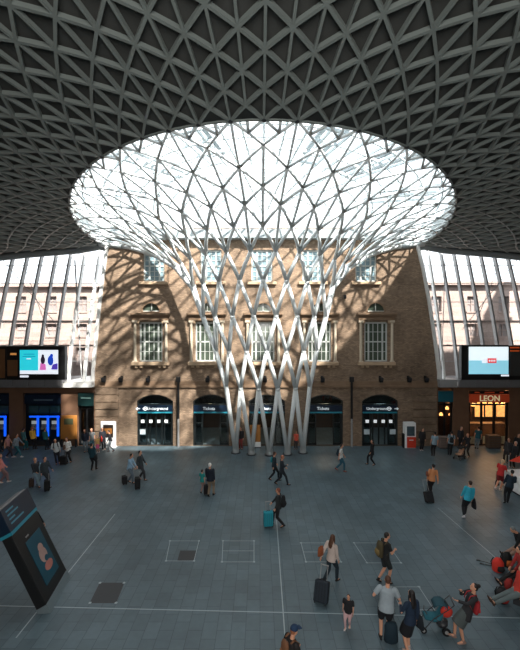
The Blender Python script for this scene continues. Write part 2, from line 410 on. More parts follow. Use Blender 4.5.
# drain pipes
for px, lab in ((179,'drainpipe between the first and second doorways'),(351,'drainpipe between the fourth and fifth doorways')):
    root = empty('drainpipe', (fx(px), YF-.24, 0), lab, 'pipe', 'drainpipes on the brick front')
    m = MB(); m.loft([(0,0,fz(418)),(0,0,fz(380))], [.09,.09], 10); m.box((0,.0,fz(379)), (.34,.2,.4), None, .03); m.build('upper_pipe', M_black, root)
    m = MB(); m.loft([(0,0,0),(0,0,fz(418))], [.08,.08], 10); m.build('lower_pipe', M_rib, root)
# wall floodlights
LAMPS = [(105,'far left, over the banded pier'),(122,'left of the first arched doorway'),(149,'over the leftmost arched doorway'),(208,'over the second arched doorway'),(265,'over the middle doorway behind the lattice'),(322,'over the fourth arched doorway'),(380,'over the rightmost arched doorway'),(408,'just left of the right banded pier'),(425,'over the right banded pier')]
for px, lab in LAMPS:
    root = empty('floodlight', (fx(px), YF, fz(379.5)), 'small black floodlight on the brick, '+lab, 'wall lamp', 'black floodlights along the brick front')
    m = MB(); m.box((0,-.28,.0), (.30,.24,.36), Matrix.Rotation(R(20),3,'X'), .04); m.build('lamp_housing', M_black, root)
    m = MB(); m.bx(-.04,.04,-.25,.02,.12,.2); m.bx(-.1,.1,-.03,.01,.0,.3); m.build('bracket', M_black, root)
    m = MB(); m.box((0,-.415,.045),(.22,.02,.24), Matrix.Rotation(R(20),3,'X')); m.build('lens', M_dark, root)
for k in range(1):
    m = MB(); m.box((0,-.1,0),(.22,.2,.3),None,.04); o = m.build('security_camera', M_black); o.location = (fx(344.5), YF, fz(297)); tag(o, 'tiny black camera on the brick right of the lattice', 'camera')

# side shop walls at ground level
hL = fz(387)
def sidewall(name, x0, x1, bays, lab):
    hs = [rect(fx(a), fx(c), .01, fz(t)) for a,c,t in bays]
    tag(plate(name, rect(fx(x0), fx(x1), 0, hL), hs, YF, YF+.5, M_brownp), lab, 'wall', kind='structure')
sidewall('wall_left', -75, 94.9, [(-40,9,393),(23,61,393),(78,94,392.5)], 'brown shop piers left of the brick front')
sidewall('wall_right', 437.1, 600, [(438,453,388.5),(469,509,390.5),(524,570,390.5)], 'dark brown shop piers right of the brick front')
for nm, x0, x1, lab in (('trim_9',-75,66,'grey panelled balcony edge under the left screen'),('trim_10',454,600,'grey panelled balcony edge under the right screen')):
    m = MB(); m.bx(fx(x0), fx(x1), YF-.7, YF+7.5, fz(386.4), fz(385.2))
    n = int((x1-x0)/15)
    for k in range(n):
        a = x0 + (x1-x0)*k/n; c = x0 + (x1-x0)*(k+1)/n
        m.bx(fx(a)+.04, fx(c)-.04, YF-.72, YF-.6, fz(385.4), fz(378.6), .02)
    m.bx(fx(x0), fx(x1), YF-.66, YF-.62, fz(386), fz(379))
    tag(m.build(nm, mat('grey_fascia',(104,104,106),.6)), lab, 'balcony', kind='structure')
m = MB(); m.bx(fx(66), fx(95), YF-.5, YF+7.5, fz(386.6), fz(381)); tag(m.build('trim_11', M_ribw), 'white foot block of the left glass wall', 'sill', kind='structure')
m = MB(); m.bx(fx(437), fx(454), YF-.5, YF+7.5, fz(386.6), fz(379)); tag(m.build('trim_12', M_rib), 'grey foot block of the right glass wall', 'sill', kind='structure')
# rooms behind the side shops
for nm, x0, x1 in (('wall_shop_left',-75,94),('wall_shop_right',438,600)):
    m = MB(); m.bx(fx(x0), fx(x1), YF+4.5, YF+4.7, 0, hL)
    for q in (x0, x1-1): m.bx(fx(q), fx(q)+.1, YF+.5, YF+4.6, 0, hL)
    if nm.endswith('right'): m.bx(fx(461), fx(461)+.1, YF+.5, YF+4.6, 0, hL); m.bx(fx(545), fx(545)+.1, YF+.5, YF+4.6, 0, hL)
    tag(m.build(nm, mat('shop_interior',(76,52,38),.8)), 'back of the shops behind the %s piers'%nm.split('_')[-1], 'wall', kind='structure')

# outer enclosure of the concourse
for nm, x in (('wall_side_left',-27.5),('wall_side_right',27.5)):
    m = MB(); m.bx(x-.2, x+.2, -9, YF+8, 0, 18); tag(m.build(nm, M_brownp), 'far %s wall of the concourse, outside the view'%nm.split('_')[-1], 'wall', kind='structure')
m = MB(); m.bx(-27.5, 27.5, -5.2, -4.9, 0, 18); tag(m.build('wall_front', M_brownp), 'wall behind the gallery', 'wall', kind='structure')

# curtain walls left and right
def gy(h): 
    t = max(0, min(1.1, (h-fz(386))/(15.9-fz(386)))); return YF+.15+2.9*t**1.35
def curtain(n, xs, last, lab, special):
    root = empty('window_%d'%n, (0,YF,fz(382)), lab, 'glass wall', kind='structure'); inv = -Vector((0,YF,fz(382)))
    H = [fz(382) + (16.1-fz(382))*k/14 for k in range(15)]
    g = MB(); x0, x1 = fx(min(xs)-12), fx(max(xs)+12)
    if last < 260: x1 = fx(116)
    else: x0 = fx(408)
    rows = [[g.bm.verts.new(Vector((x,gy(h),h))+inv) for x in (x0,x1)] for h in H]
    for a, c in zip(rows, rows[1:]): g.bm.faces.new((a[0],a[1],c[1],c[0]))
    g.build('pane', G_side, root)
    for p in xs:
        r_ = MB(); pts = [Vector((fx(p, YF+.15), gy(h)-.12, h))+inv for h in H]
        for a, c in zip(pts, pts[1:]): r_.bar(a, c, .13, .34, (0,-1,0))
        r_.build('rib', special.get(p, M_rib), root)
    t = MB()
    for k in (2,4,6,8,10,12):
        t.bx(x0, x1, gy(H[k])-.03-YF, gy(H[k])+.03-YF, H[k]-.02-fz(382), H[k]+.02-fz(382))
    t.build('glazing_bar', M_rib, root)
    # edge mullion that follows the end of the brick
    e = MB(); ed = left_edge[1:] if last < 260 else right_edge[1:]; sg = -1 if last < 260 else 1
    pts = [Vector((fx(x)+sg*.12, YF-.02, fz(y)))+inv for x,y in ed]
    for a, c in zip(pts, pts[1:]): e.bar(a, c, .22, .3, (0,-1,0))
    e.build('edge_mullion', M_ribw, root)
    c = MB(); sx = -1 if last < 260 else 1
    A = [(fx(60 if sx<0 else 460), 14.9), (fx(83 if sx<0 else 440), 5.2)]
    c.tube(Vector((A[0][0], gy(A[0][1])-.4, A[0][1]))+inv, Vector((A[1][0], gy(A[1][1])-.4, A[1][1]))+inv, .06 if sx<0 else .03)
    c.tube(Vector((A[0][0]+sx*6, gy(14.9)-.4, 14.9))+inv, Vector((A[1][0]+sx*2, gy(9)-.4, 9))+inv, .025)
    c.tube(Vector((A[0][0]+sx*1, gy(8)-.4, 8.6))+inv, Vector((A[1][0]+sx*6, gy(14.5)-.4, 14.5))+inv, .025)
    c.build('brace', M_rib, root)
curtain(11, [-40,-24,-8.5,7,22.5,38,53.5,69,85], 95, 'leaning glass wall left of the brick front', {69:M_ribw,85:M_ribw})  # sunlight on the two ribs nearest the brick is painted in as white
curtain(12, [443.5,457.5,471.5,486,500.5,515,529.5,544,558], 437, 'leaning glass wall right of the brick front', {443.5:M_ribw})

# buildings outside the glass
def outbuilding(x0, x1, y, top, wx, lab):
    root = empty('stone_building', ((x0+x1)/2, y, 0), lab, 'building', 'pale buildings seen through the glass walls'); c = (x0+x1)/2
    hs = []
    rows = [(5.6,7.4),(8.6,9.9),(11.2,12.8)]
    for x in wx:
        for z0, z1 in rows: hs.append(rect(x-c-.55, x-c+.55, z0, z1))
    plate('facade', rect(x0-c, x1-c, 0, top), hs, 0, .4, M_extstone, root)
    b_ = MB(); b_.bx(x0-c, x1-c, .4, 6, 0, top-.2); b_.build('core', M_extstone, root)
    k = MB()
    for z, d in ((top,.5),(10.5,.22),(7.95,.15)): k.bx(x0-c, x1-c, -d, .1, z-.25, z+.1)
    k.build('cornice', M_extstone, root)
    for x in wx:
        for z0, z1 in rows:
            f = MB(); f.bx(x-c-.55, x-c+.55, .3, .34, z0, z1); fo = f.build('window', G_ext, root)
            f = MB(); f.bx(x-c-.62, x-c+.62, -.08, .05, z0-.15, z0); f.bx(x-c-.03, x-c+.03, .24, .3, z0, z1); f.bx(x-c-.55, x-c+.55, .24, .3, (z0+z1)/2-.04, (z0+z1)/2+.04); f.build('window_sill', M_extstone, fo)
outbuilding(-34, -11.5, 39, 14.0, [-31.6,-28.4,-25.2,-22,-18.8,-15.6,-12.9], 'pale pinkish stone building beyond the left glass wall')
outbuilding(13, 36, 39, 14.2, [14.6,18.6,22.4,25.7,29,32.4], 'pale pinkish stone building beyond the right glass wall')
# ------------------------------------------------------------------ lattice column, roof
FXC = .35
#      y_front depth, a (half width), spacing(deg)->delta, h_front, h_side, theta_e(deg)
T = [ # Zf,   a,    delta, hf,    hs,   th_e
 (26.47, 4.09, 18.4,  .0,   .0,   36.8),
 (25.2,  4.25, 17.6, 4.90, 4.9,   44.0),
 (24.6,  4.6,  16.8, 7.44, 7.4,   50.4),
 (24.1,  5.1,  16.6, 9.80, 9.75,  58.1),
 (23.4,  5.5,  15.8, 12.03,12.0,  66.0),
 (22.4,  6.5,  13.4, 13.63,13.55, 75.0),
 (20.9,  7.9,  12.0, 14.68,14.6,  84.0),
 (19.2,  9.3,  11.4, 15.3, 15.2,  90.0),
 (17.7,  10.3, 10.8, 15.62,15.48, 90.0),
 (16.1,  11.2, 10.8, 15.78,15.6,  90.0),
 (14.5,  12.0, 10.8, 15.92,15.68, 90.0),
 (13.05, 12.6, 10.8, 16.06,15.74, 90.0)]
B0 = [2.6, 3.3, 3.9, 4.5]
NR = 27
def trow(t):
    if t <= 11:
        k = min(10, int(t)); f = t-k
        A, C = T[k], T[k+1]
        v = [A[i]*(1-f)+C[i]*f for i in range(6)]
        bb = [(B0[q] if q < 4 else YF-T[q][0]) for q in (k,k+1)]
        return v[0], v[1], bb[0]*(1-f)+bb[1]*f, v[2], v[3], v[4], v[5]
    u = t-11
    zf = 13.05 - .62*u - .004*u*u
    a = 12.6 + .58*u + .004*u*u
    v = min(u, 19); hf = 16.06 + .14*v - .0036*v*v
    return zf, a, YF-zf, 5.4, hf, 15.74-.02*u-.0012*u*u, 90
def xc(t): return .68 - .12*min(t,4) - .02*max(0,min(3,t-4))
def surf(t, th):
    zf, a, b_, d, hf, hs, te = trow(t)
    c = math.cos(th); s = math.sin(th)
    y = zf + b_*(1-c)
    if t > 11 and c < 0: y = YF - b_*c*.45
    return Vector((xc(t) + a*s, y, hf*c*c + hs*s*s))
def nrm(t, th):
    e = .02
    p = surf(t,th); du = surf(t+e,th)-p; dv = surf(t,th+e)-p
    n = du.cross(dv)
    return n.normalized() if n.length > 1e-9 else Vector((0,0,1))

col = empty('lattice_column', (FXC, 27.2, 0), 'white steel lattice column flaring up from the floor into the roof', 'column')
inv = -Vector((FXC, 27.2, 0))
def rad(t): return .155 if t < 1 else (.15 - .006*t if t < 5 else max(.055, .108-.01*(t-5)))
def clip(t0, a0, t1, a1):     # keep the part with |angle| inside the boundary
    ok = lambda t,a: abs(a) <= R(trow(t)[6]) + 1e-6
    i0, i1 = ok(t0,a0), ok(t1,a1)
    if not i0 and not i1: return None
    if i0 and i1: return (t0,a0,t1,a1)
    lo, hi = 0., 1.
    for _ in range(30):
        m_ = (lo+hi)/2
        if ok(t0+(t1-t0)*m_, a0+(a1-a0)*m_) == i0: lo = m_
        else: hi = m_
    q = (t0+(t1-t0)*lo, a0+(a1-a0)*lo)
    if (q[0]-(t0 if i0 else t1))**2 + (q[1]-(a0 if i0 else a1))**2 < 1e-4: return None
    return (t0,a0,*q) if i0 else (*q,t1,a1)
def strut(mb, t0, a0, t1, a1, sub=1, seg=8, rr=None):
    c = clip(t0,a0,t1,a1)
    if c is None: return False
    t0,a0,t1,a1 = c
    pts = [surf(t0+(t1-t0)*k/sub, a0+(a1-a0)*k/sub)+inv for k in range(sub+1)]
    rs = [(rr or rad(t0+(t1-t0)*k/sub)) for k in range(sub+1)]
    mb.loft(pts, rs, seg); return True
def js(k):
    half = .5 if k % 2 else 0.
    n = 14
    return [j+half for j in range(-n, n+1)]
upper = MB(); merid = MB()
for k in range(0, 11):
    d0, d1 = R(trow(k)[3]), R(trow(k+1)[3])
    for j in js(k):
        for e in (-.5,.5):
            if k == 0 and abs(j) > 2.01: continue
            if k < 4 and (abs(j)*d0 > R(trow(k)[6])+.01): continue
            if k < 5:
                m = MB()
                if strut(m, k, j*d0, k+1, (j+e)*d1, 2 if k else 1):
                    m.build('strut', M_steel, col, True)
                else: m.bm.free()
            else:
                strut(upper, k, j*d0, k+1, (j+e)*d1, 2)
        if k >= 5 and k <= 9 :
            d2 = R(trow(k+2)[3])
            c0 = surf(k, j*d0); 
            if abs(j*d0) < R(88):
                pa = clip(k, j*d0, k+2, j*d2)
                if pa:
                    pts = [surf(pa[0]+(pa[2]-pa[0])*q/3, pa[1]+(pa[3]-pa[1])*q/3)+inv for q in range(4)]
                    upper.loft(pts, [rad(k)*.8]*4, 6)
# last half step: short members up to the ring edge where the ceiling grid is finer
for j in js(10):
    d0, d1 = R(10.8), R(10.8)
    if abs(j*d0) < R(90):
        for e in (-.25,.25):
            a0 = surf(10.5, (j+e*1.0)*d0)+inv; a1 = surf(11, (j+e*2-e)*d0)+inv
            upper.tube(a0, a1, .06, None, 6)
        for e in (-.25, .25):
            upper.tube(surf(10.5,(j+e)*d0)+inv, surf(11, j*d0)+inv, .06, None, 6)
uo = upper.build('upper_lattice', M_steel, col, True); uo['kind'] = 'stuff'
d0 = R(18.4)
for j in range(-2,3):
    p = surf(0, j*d0)+inv
    m = MB(); m.loft([p+Vector((0,0,-.02)), p+Vector((0,0,.5)), p+Vector((0,0,.95))], [.24,.22,.19], 12); m.build('foot', M_steel, col, True)
    m = MB(); m.disc(p+Vector((0,0,.02)), (0,0,1), .36, .05, 16); m.build('base_plate', M_dark, col)
for k in range(1,5):       # cast nodes where the struts cross
    dk = R(trow(k)[3])
    for j in js(k):
        if abs(j*dk) <= R(trow(k)[6])+.01:
            m = MB(); m.ell(surf(k,j*dk)+inv, (.165,.165,.24), 10); m.build('node', M_steel, col, True)
for s in (-1,1):
    m = MB(); ts = [.0,.5,1,1.5,2,2.5,3,3.5,4,4.5,5,5.5,6,6.5,7,7.5,8,8.5,9,10,11]
    pts = [surf(t, s*R(trow(t)[6]))+inv for t in ts]
    m.loft(pts, [.16]*5 + [.17,.18,.2,.22,.24,.26] + [.26]*10, 10)
    m.build('edge_beam', M_steel, col, True)

# ceiling: charcoal panels over a finer triangular grid
croot_m = MB(); bm = croot_m.bm
NT = 72; TH0 = R(104)
rings = []
for u in list(range(0, NR+1))+[31,36,42,48]:
    row = []
    for i in range(NT+1):
        th = -TH0 + 2*TH0*i/NT
        p = surf(11+u + (.001 if u == 0 else 0), th); row.append(bm.verts.new(p + Vector((0,0,-.02 if u == 0 else .16))))
    rings.append(row)
for a, c in zip(rings, rings[1:]):
    for i in range(NT): bm.faces.new((a[i],a[i+1],c[i+1],c[i]))
me = croot_m.mesh('ceiling')
ceil = link('ceiling', me, M_panel, None, True)
sm = ceil.modifiers.new('thick','SOLIDIFY'); sm.thickness = .3; sm.offset = 1
for v in me.polygons:
    pass
tag(ceil, 'dark panelled concourse ceiling carrying a triangular grid', 'ceiling', kind='structure')
g = MB()
D = R(5.4)
for u in range(0, NR):
    half = 0 if u % 2 == 0 else .5
    for jj in range(-20, 21):
        j = jj + half
        if abs(j*D) > R(95): continue
        t0 = 11+u
        for e in (-.5,.5):
            p, q = surf(t0, j*D), surf(t0+1, (j+e)*D)
            n = nrm(t0+.5, (j+e/2)*D)
            g.bar(p, q, .095, .15, n)
        if u <= NR-2:
            p, q = surf(t0, j*D), surf(t0+2, j*D); n = nrm(t0+1, j*D); mid = surf(t0+1, j*D)
            g.bar(p, mid, .085, .14, n); g.bar(mid, q, .085, .14, n)
for i in range(NT):            # ring beam of the opening
    th0 = -R(92) + 2*R(92)*i/NT; th1 = -R(92)+2*R(92)*(i+1)/NT
    g.bar(surf(11.0, th0), surf(11.0, th1), .08, .12, (0,0,1))
go = g.build('ceiling_grid', M_grid, ceil); go['kind'] = 'structure'
nm = MB()
for j in range(-16, 17):
    if abs(j) % 2 == 1:
        pass
    nm.ell(surf(11, (j+.0)*D) + Vector((0,0,.0)), (.13,.13,.1), 8)
nm.build('node_caps', M_dark, ceil)
# upstand between the opening edge and the glazing
up = MB()
for i in range(NT):
    th0 = -R(90) + PI*i/NT; th1 = -R(90)+PI*(i+1)/NT
    p, q = surf(11.0, th0), surf(11.0, th1)
    up.quad([p+Vector((0,0,.1)), q+Vector((0,0,.1)), q+Vector((0,0,1.1)), p+Vector((0,0,1.1))])
up.build('upstand', M_rim, ceil)
# edge beam along the glass walls
for s, n_, lab in ((-1,'trim_13','grey roof edge beam above the left glass wall'),(1,'trim_14','grey roof edge beam above the right glass wall')):
    m = MB(); pts = [surf(11+u*.8, s*R(95 + min(u,6)*1.2)) + Vector((0,.1,-.05)) for u in range(0, 22)]
    m.loft([surf(8.5, s*R(90))]+[surf(10, s*R(90))]+pts, [.28]*24, 8)
    tag(m.build(n_, M_rim, None, True), lab, 'beam', kind='structure')

# glazed roof over the opening
sky = empty('window_13', (FXC, YF, 16.9), 'bright glazed roof over the lattice column', 'skylight', kind='structure')
inv2 = -Vector((FXC, YF, 16.9))
def dome(rr, th):        # rr 0..1
    e = surf(11, th)
    return Vector((FXC + (e.x-FXC)*rr, YF + .3 + (e.y-YF)*rr, 16.75 + 1.1*(1-rr*rr) + .25*math.cos(th)**2*rr))
m = MB(); n_r, n_t = 14, 48
gr = [[m.bm.verts.new(dome((.02+.99*i/n_r), -R(90)+PI*k/n_t)+inv2) for k in range(n_t+1)] for i in range(n_r+1)]
for a, c in zip(gr, gr[1:]):
    for k in range(n_t): m.bm.faces.new((a[k],a[k+1],c[k+1],c[k]))
m.build('pane', G_roof, sky, True)
m = MB()
for i in range(1, 13):
    rr = i/12.5
    for k in range(n_t): m.bar(dome(rr,-R(90)+PI*k/n_t)+inv2, dome(rr,-R(90)+PI*(k+1)/n_t)+inv2, .085, .12, (0,0,1))
for k in range(0, 37):
    th = -R(90)+PI*k/36
    r0 = .3 if k % 2 == 0 else .6
    if k % 4 == 0: r0 = .1
    for i in range(6):
        ra, rb = r0+(1-r0)*i/6, r0+(1-r0)*(i+1)/6
        m.bar(dome(ra,th)+inv2, dome(rb,th)+inv2, .085, .12, (0,0,1))
m.build('glazing_bar', M_bar, sky)
M_walk = mat('walkway_grey', (150,158,162), .5)
for s in (-1,1):       # maintenance frames above the glass
    for th_c, r0, r1 in ((17,.66,.96),(38,.6,.97),(62,.62,.95)):
        w = MB()
        for off in (-2.6,2.6):
            w.bar(dome(r0,s*R(th_c+off))+inv2+Vector((0,0,.3)), dome(r1,s*R(th_c+off))+inv2+Vector((0,0,.3)), .22, .12, (0,0,1))
        for k in range(6):
            rr = r0+(r1-r0)*k/5
            w.bar(dome(rr,s*R(th_c-2.6))+inv2+Vector((0,0,.3)), dome(rr,s*R(th_c+2.6))+inv2+Vector((0,0,.3)), .1, .1, (0,0,1))
        w.build('roof_ladder', M_walk, sky)
# ------------------------------------------------------------------ screens, shops, kiosks, signs
Y0 = YF - .75
def scr(p): return fx(p, Y0)
def scz(p): return fz(p, Y0)
M_cyan = mat('screen_cyan', (40,190,205), .3, emit=1.0, var=.03)
M_scrw = mat('screen_white', (228,234,244), .3, emit=.9, var=.02)
M_pur = mat('screen_purple', (80,60,170), .3, emit=.8)
M_pink = mat('screen_pink', (215,110,185), .3, emit=.8)
M_blue = mat('screen_blue', (30,70,180), .3, emit=.8)
M_ink = mat('screen_ink', (50,40,60), .3, emit=.5)
M_tline = mat('screen_lines', (20,150,175), .3, emit=.8)
def flat(name, parent, m, pts, y):      # small flat picture element
    b_ = MB(); b_.quad([(x,y,z) for x,z in pts]); return b_.build(name, m, parent)
def ellq(name, parent, m, cx, cz, rx, rz, y, n=14):
    b_ = MB(); b_.bm.faces.new([b_.bm.verts.new((cx+rx*math.cos(2*PI*k/n), y, cz+rz*math.sin(2*PI*k/n))) for k in range(n)]); return b_.build(name, m, parent)
# left screen
o = (scr(41), Y0, scz(379.8))
root = empty('advert_screen', o, 'large lit screen with a turquoise half, on the left balcony', 'screen', 'advert screens')
lx = lambda p: scr(p)-o[0]
lz = lambda p: scz(p)-o[2]
m = MB(); m.bx(lx(6.5), lx(65), 0, .35, lz(379.8), lz(346), .02); m.build('housing', M_black, root)
m = MB(); m.bx(lx(19.5), lx(59), -.04, .01, lz(374.6), lz(349.4)); m.build('bezel', M_dark, root)
d = flat('display', root, M_scrw, [(lx(20.3),lz(374)),(lx(58.5),lz(374)),(lx(58.5),lz(350)),(lx(20.3),lz(350))], -.05)
flat('turquoise_half', d, M_cyan, [(lx(20.3),lz(370.4)),(lx(38.6),lz(370.4)),(lx(38.6),lz(350)),(lx(20.3),lz(350))], -.055)
for k, (a, c) in enumerate(((24,35),(23,36),(27,31.5))): flat('text_line', d, M_tline if k < 2 else M_scrw, [(lx(a),lz(354.6+k*2.3)),(lx(c),lz(354.6+k*2.3)),(lx(c),lz(353.7+k*2.3)),(lx(a),lz(353.7+k*2.3))], -.06)
flat('pink_shape', d, M_pink, [(lx(40),lz(370)),(lx(46.5),lz(370)),(lx(46),lz(364)),(lx(41),lz(363))], -.058)
flat('purple_shape', d, M_pur, [(lx(51.5),lz(369.5)),(lx(58),lz(369.5)),(lx(58),lz(363)),(lx(53),lz(364.5))], -.058)
ellq('dark_figure', d, M_ink, lx(43.3), lz(360), .17, .3, -.062); ellq('dark_figure', d, M_ink, lx(43.3), lz(356), .1, .13, -.062)
ellq('blue_figure', d, M_blue, lx(51), lz(360.5), .22, .38, -.062); ellq('blue_figure', d, M_blue, lx(52), lz(355.6), .12, .14, -.062)
m = MB(); m.bx(lx(20.5), lx(28.5), -.06, 0, lz(377.3), lz(375.4)); m.build('caption_plate', M_scrw, root)
# side boards left of it
M_orb = mat('dim_board', (120,84,56), .4, .2, .35, .6)
o2 = (scr(-4), Y0, scz(379.8))
root = empty('display_panel', o2, 'dim bronze display panels at the left picture edge, beside the turquoise screen', 'display')
m = MB(); m.bx(scr(-40)-o2[0], scr(5.8)-o2[0], 0, .3, 0, scz(346)-o2[2]); m.build('housing', M_black, root)
m = MB(); m.bx(scr(-38)-o2[0], scr(5)-o2[0], -.03, .0, .15, scz(349)-o2[2]); m.build('board', M_orb, root)
b_ = MB(); b_.bx(lx(7.5), lx(17.5), -.02, .0, lz(376), lz(360)); 
rt = bpy.data.objects.get('advert_screen'); b_.build('side_board', M_orb, rt)
b_ = MB(); b_.bx(lx(10.5), lx(16.5), -.03, -.0, lz(355), lz(353)); b_.build('lit_label', mat('amber_label', (220,150,80), .4, emit=.5), rt)
# right screen
o = (scr(488), Y0, scz(379.8))
root = empty('advert_screen', o, 'large lit screen with a pale sea picture, on the right balcony', 'screen', 'advert screens')
lx = lambda p: scr(p)-o[0]
lz = lambda p: scz(p)-o[2]
M_sky2 = mat('screen_sky', (226,240,246), .3, emit=.95, var=.04, scale=1)
M_sea = mat('screen_sea', (140,205,225), .3, emit=.85, var=.14, scale=1.5)
M_sred = mat('screen_red', (225,70,75), .3, emit=.8)
m = MB(); m.bx(lx(461.5), lx(508.6), 0, .35, lz(379.8), lz(345), .02); m.build('housing', M_black, root)
d = flat('display', root, M_sky2, [(lx(468.4),lz(374)),(lx(508),lz(374)),(lx(508),lz(346.8)),(lx(468.4),lz(346.8))], -.05)
flat('sea', d, M_sea, [(lx(468.4),lz(374)),(lx(508),lz(374)),(lx(508),lz(360.3)),(lx(468.4),lz(360.3))], -.055)
flat('logo_white', d, M_scrw, [(lx(481.5),lz(363)),(lx(487,),lz(363)),(lx(487),lz(358.3)),(lx(481.5),lz(358.3))], -.06)
flat('logo_red', d, M_sred, [(lx(487),lz(363)),(lx(496),lz(363)),(lx(496),lz(358.2)),(lx(487),lz(358.2))], -.06)
for k in range(4): flat('logo_stroke', d, M_scrw, [(lx(488.3+k*1.8),lz(361.5)),(lx(489.4+k*1.8),lz(361.5)),(lx(489.4+k*1.8),lz(359.8)),(lx(488.3+k*1.8),lz(359.8))], -.065)
m = MB(); m.bx(lx(501), lx(508.4), -.06, 0, lz(376.2), lz(374.6)); m.build('caption_plate', M_scrw, root)
o2 = (scr(532), Y0, scz(379.8))
root = empty('display_panel', o2, 'dark display panel with an orange glow at the right picture edge', 'display')
m = MB(); m.bx(scr(509)-o2[0], scr(570)-o2[0], 0, .3, 0, scz(345.5)-o2[2]); m.build('housing', M_black, root)
m = MB(); m.bx(scr(509.6)-o2[0], scr(568)-o2[0], -.03, 0, .3, scz(352)-o2[2]); m.build('board', mat('dim_grey_board', (70,72,72), .4, .2, .3, .6), root)
m = MB()
for z in (348.3,351.5): m.bx(scr(510)-o2[0], scr(519)-o2[0], -.05, 0, scz(z)-o2[2], scz(z-1.4)-o2[2])
m.build('lit_label', mat('orange_label', (190,80,35), .4, emit=.35), root)

# ATM bays
M_atmglow = mat('blue_glow', (20,95,255), .4, emit=.9, var=.02)
M_navyd = mat('navy_shopfront', (10,26,40), .35)
M_pane2 = mat('dull_teal_pane', (44,74,80), .15, 0, .3, 2)
def bay(px0, px1, py, lab, atms, name):
    c = (px0+px1)/2; root = empty(name, (fx(c), YF+.1, 0), lab, 'shopfront')
    X = lambda p: fx(p)-fx(c)
    m = MB(); m.bx(X(px0), X(px1), .25, .35, 0, fz(py)); m.build('back_panel', M_navyd, root)
    m = MB(); m.bx(X(px0)+.05, X(px1)-.05, .0, .3, fz(404), fz(py+1)); so_ = m.build('sign_board', M_navy, root)
    for x0_, x1_ in ((px0+10, px1-9),):
        if x1_ > x0_+4: flat('sign_lettering', so_, mat('pale_lettering', (110,135,150), .5), [(X(x0_),fz(400.6)),(X(x1_),fz(400.6)),(X(x1_),fz(399.8)),(X(x0_),fz(399.8))], -.01)
    for q in range(3):
        a = px0+4 + (px1-px0-6)*q/3; e = a + (px1-px0-6)/3-1.2
        m = MB(); m.bx(X(a), X(e), .15, .26, fz(414), fz(406.5)); m.build('upper_pane', M_pane2, root)
    m = MB(); m.bx(X(px0), X(px1), .05, .3, 0, fz(441)); m.build('plinth', M_dark, root)
    for q, lab2 in atms:
        r2 = empty('cash_machine', (fx(q), YF-.15, fz(440)), lab2, 'cash machine', 'blue-lit cash machines'); w = .335
        h0, h1 = 0, fz(415.5)-fz(440)
        m = MB(); m.bx(-w, w, -.05, .2, h0, h1, .03); m.build('body', M_navyd, r2)
        m = MB(); m.bx(-w-.02, w+.02, -.12, -.04, h1-.1, h1+.02); m.bx(w-.13, w+.02, -.12, -.04, .35, h1); m.build('glowing_surround', M_atmglow, r2)
        m = MB(); m.bx(-w+.14, w-.16, -.09, -.04, h1-.62, h1-.36); m.build('screen', mat('atm_screen', (170,180,185), .3, emit=.4), r2)
        m = MB(); m.bx(-w+.14, w-.16, -.2, -.04, h1-1.0, h1-.85); m.bx(-w+.16, w-.2, -.15, -.04, h1-.8, h1-.72); m.build('keypad', M_rib, r2)
bay(23, 61, 393.5, 'navy cash machine front with three blue-lit machines', [(36,'blue-lit cash machine, left one of the row of three'),(46,'blue-lit cash machine, middle one of the row of three'),(56,'blue-lit cash machine, right one of the row of three, nearest the brown board')], 'bank_front')
bay(-38, 9, 393.5, 'navy cash machine front cut by the left picture edge', [(3.5,'blue-lit cash machine at the left picture edge'),(-8,'cash machine just outside the left picture edge')], 'bank_front')
# brown notice board
root = empty('notice_board', (fx(71), YF-.3, 0), 'brown notice board standing right of the cash machines', 'board')
W = lambda q: q/F*YF
m = MB(); m.bx(-W(8), W(8), -.06, .06, fz(438), fz(414.5), .02); m.build('panel', M_orange, root)
m = MB(); m.bx(-W(4.5), W(4.5), -.075, -.05, fz(423.5), fz(417.5)); m.build('picture', mat('olive_picture', (74,80,56), .6), root)
for s in (-1,1):
    m = MB(); m.bx(s*W(7)-.05, s*W(7)+.05, -.05, .05, 0, fz(437)); m.build('leg', M_dark, root)
# shop door left, dark green sign
def shop(name, px0, px1, py, sz0, sz1, sm, lab, warm, npane, lettering=None, lm=None):
    c = (px0+px1)/2; root = empty(name, (fx(c), YF, 0), lab, 'shopfront'); X = lambda p: fx(p)-fx(c)
    m = MB(); m.bx(X(px0), X(px1), -.06, .2, fz(sz1), fz(sz0), .02); so_ = m.build('sign_board', sm, root)
    m = MB()
    for k in range(npane+1):
        x = X(px0)+.06 + (X(px1)-X(px0)-.12)*k/npane; m.bx(x-.06, x+.06, .15, .3, 0, fz(sz1))
    m.bx(X(px0), X(px1), .15, .3, fz(sz1+3.4), fz(sz1+1.8)); m.bx(X(px0), X(px1), .15, .3, 0, .12); m.build('frame', M_black, root)
    m = MB(); m.bx(X(px0), X(px1), .22, .23, .1, fz(sz1)); m.build('pane', G_shop, root)
    if lettering: text_mesh('sign_text', lettering, .62, lm, so_, (0, -.07, fz((sz0+sz1)/2)-.02), bold=.012)
    return root
sg = shop('side_shop', 78, 94, 393, 393.2, 406, M_green, 'narrow shop door under a dark green sign, left of the banded pier', 0, 2)
flat('sign_lettering', sg, mat('faint_lettering', (120,150,145), .5), [(-.35,fz(398.5)),(.4,fz(398.5)),(.4,fz(397.3)),(-.35,fz(397.3))], -.07)
M_tsign = mat('teal_shop_sign', (24,88,104), .4)
shop('side_shop', 438, 453, 388.5, 391, 402, M_tsign, 'narrow warm-lit shop under a teal sign, right of the banded pier', 1, 2)
M_osign = mat('orange_sign', (190,70,38), .45, emit=.12)
M_cream = mat('cream_lettering', (245,225,180), .5, emit=.3)
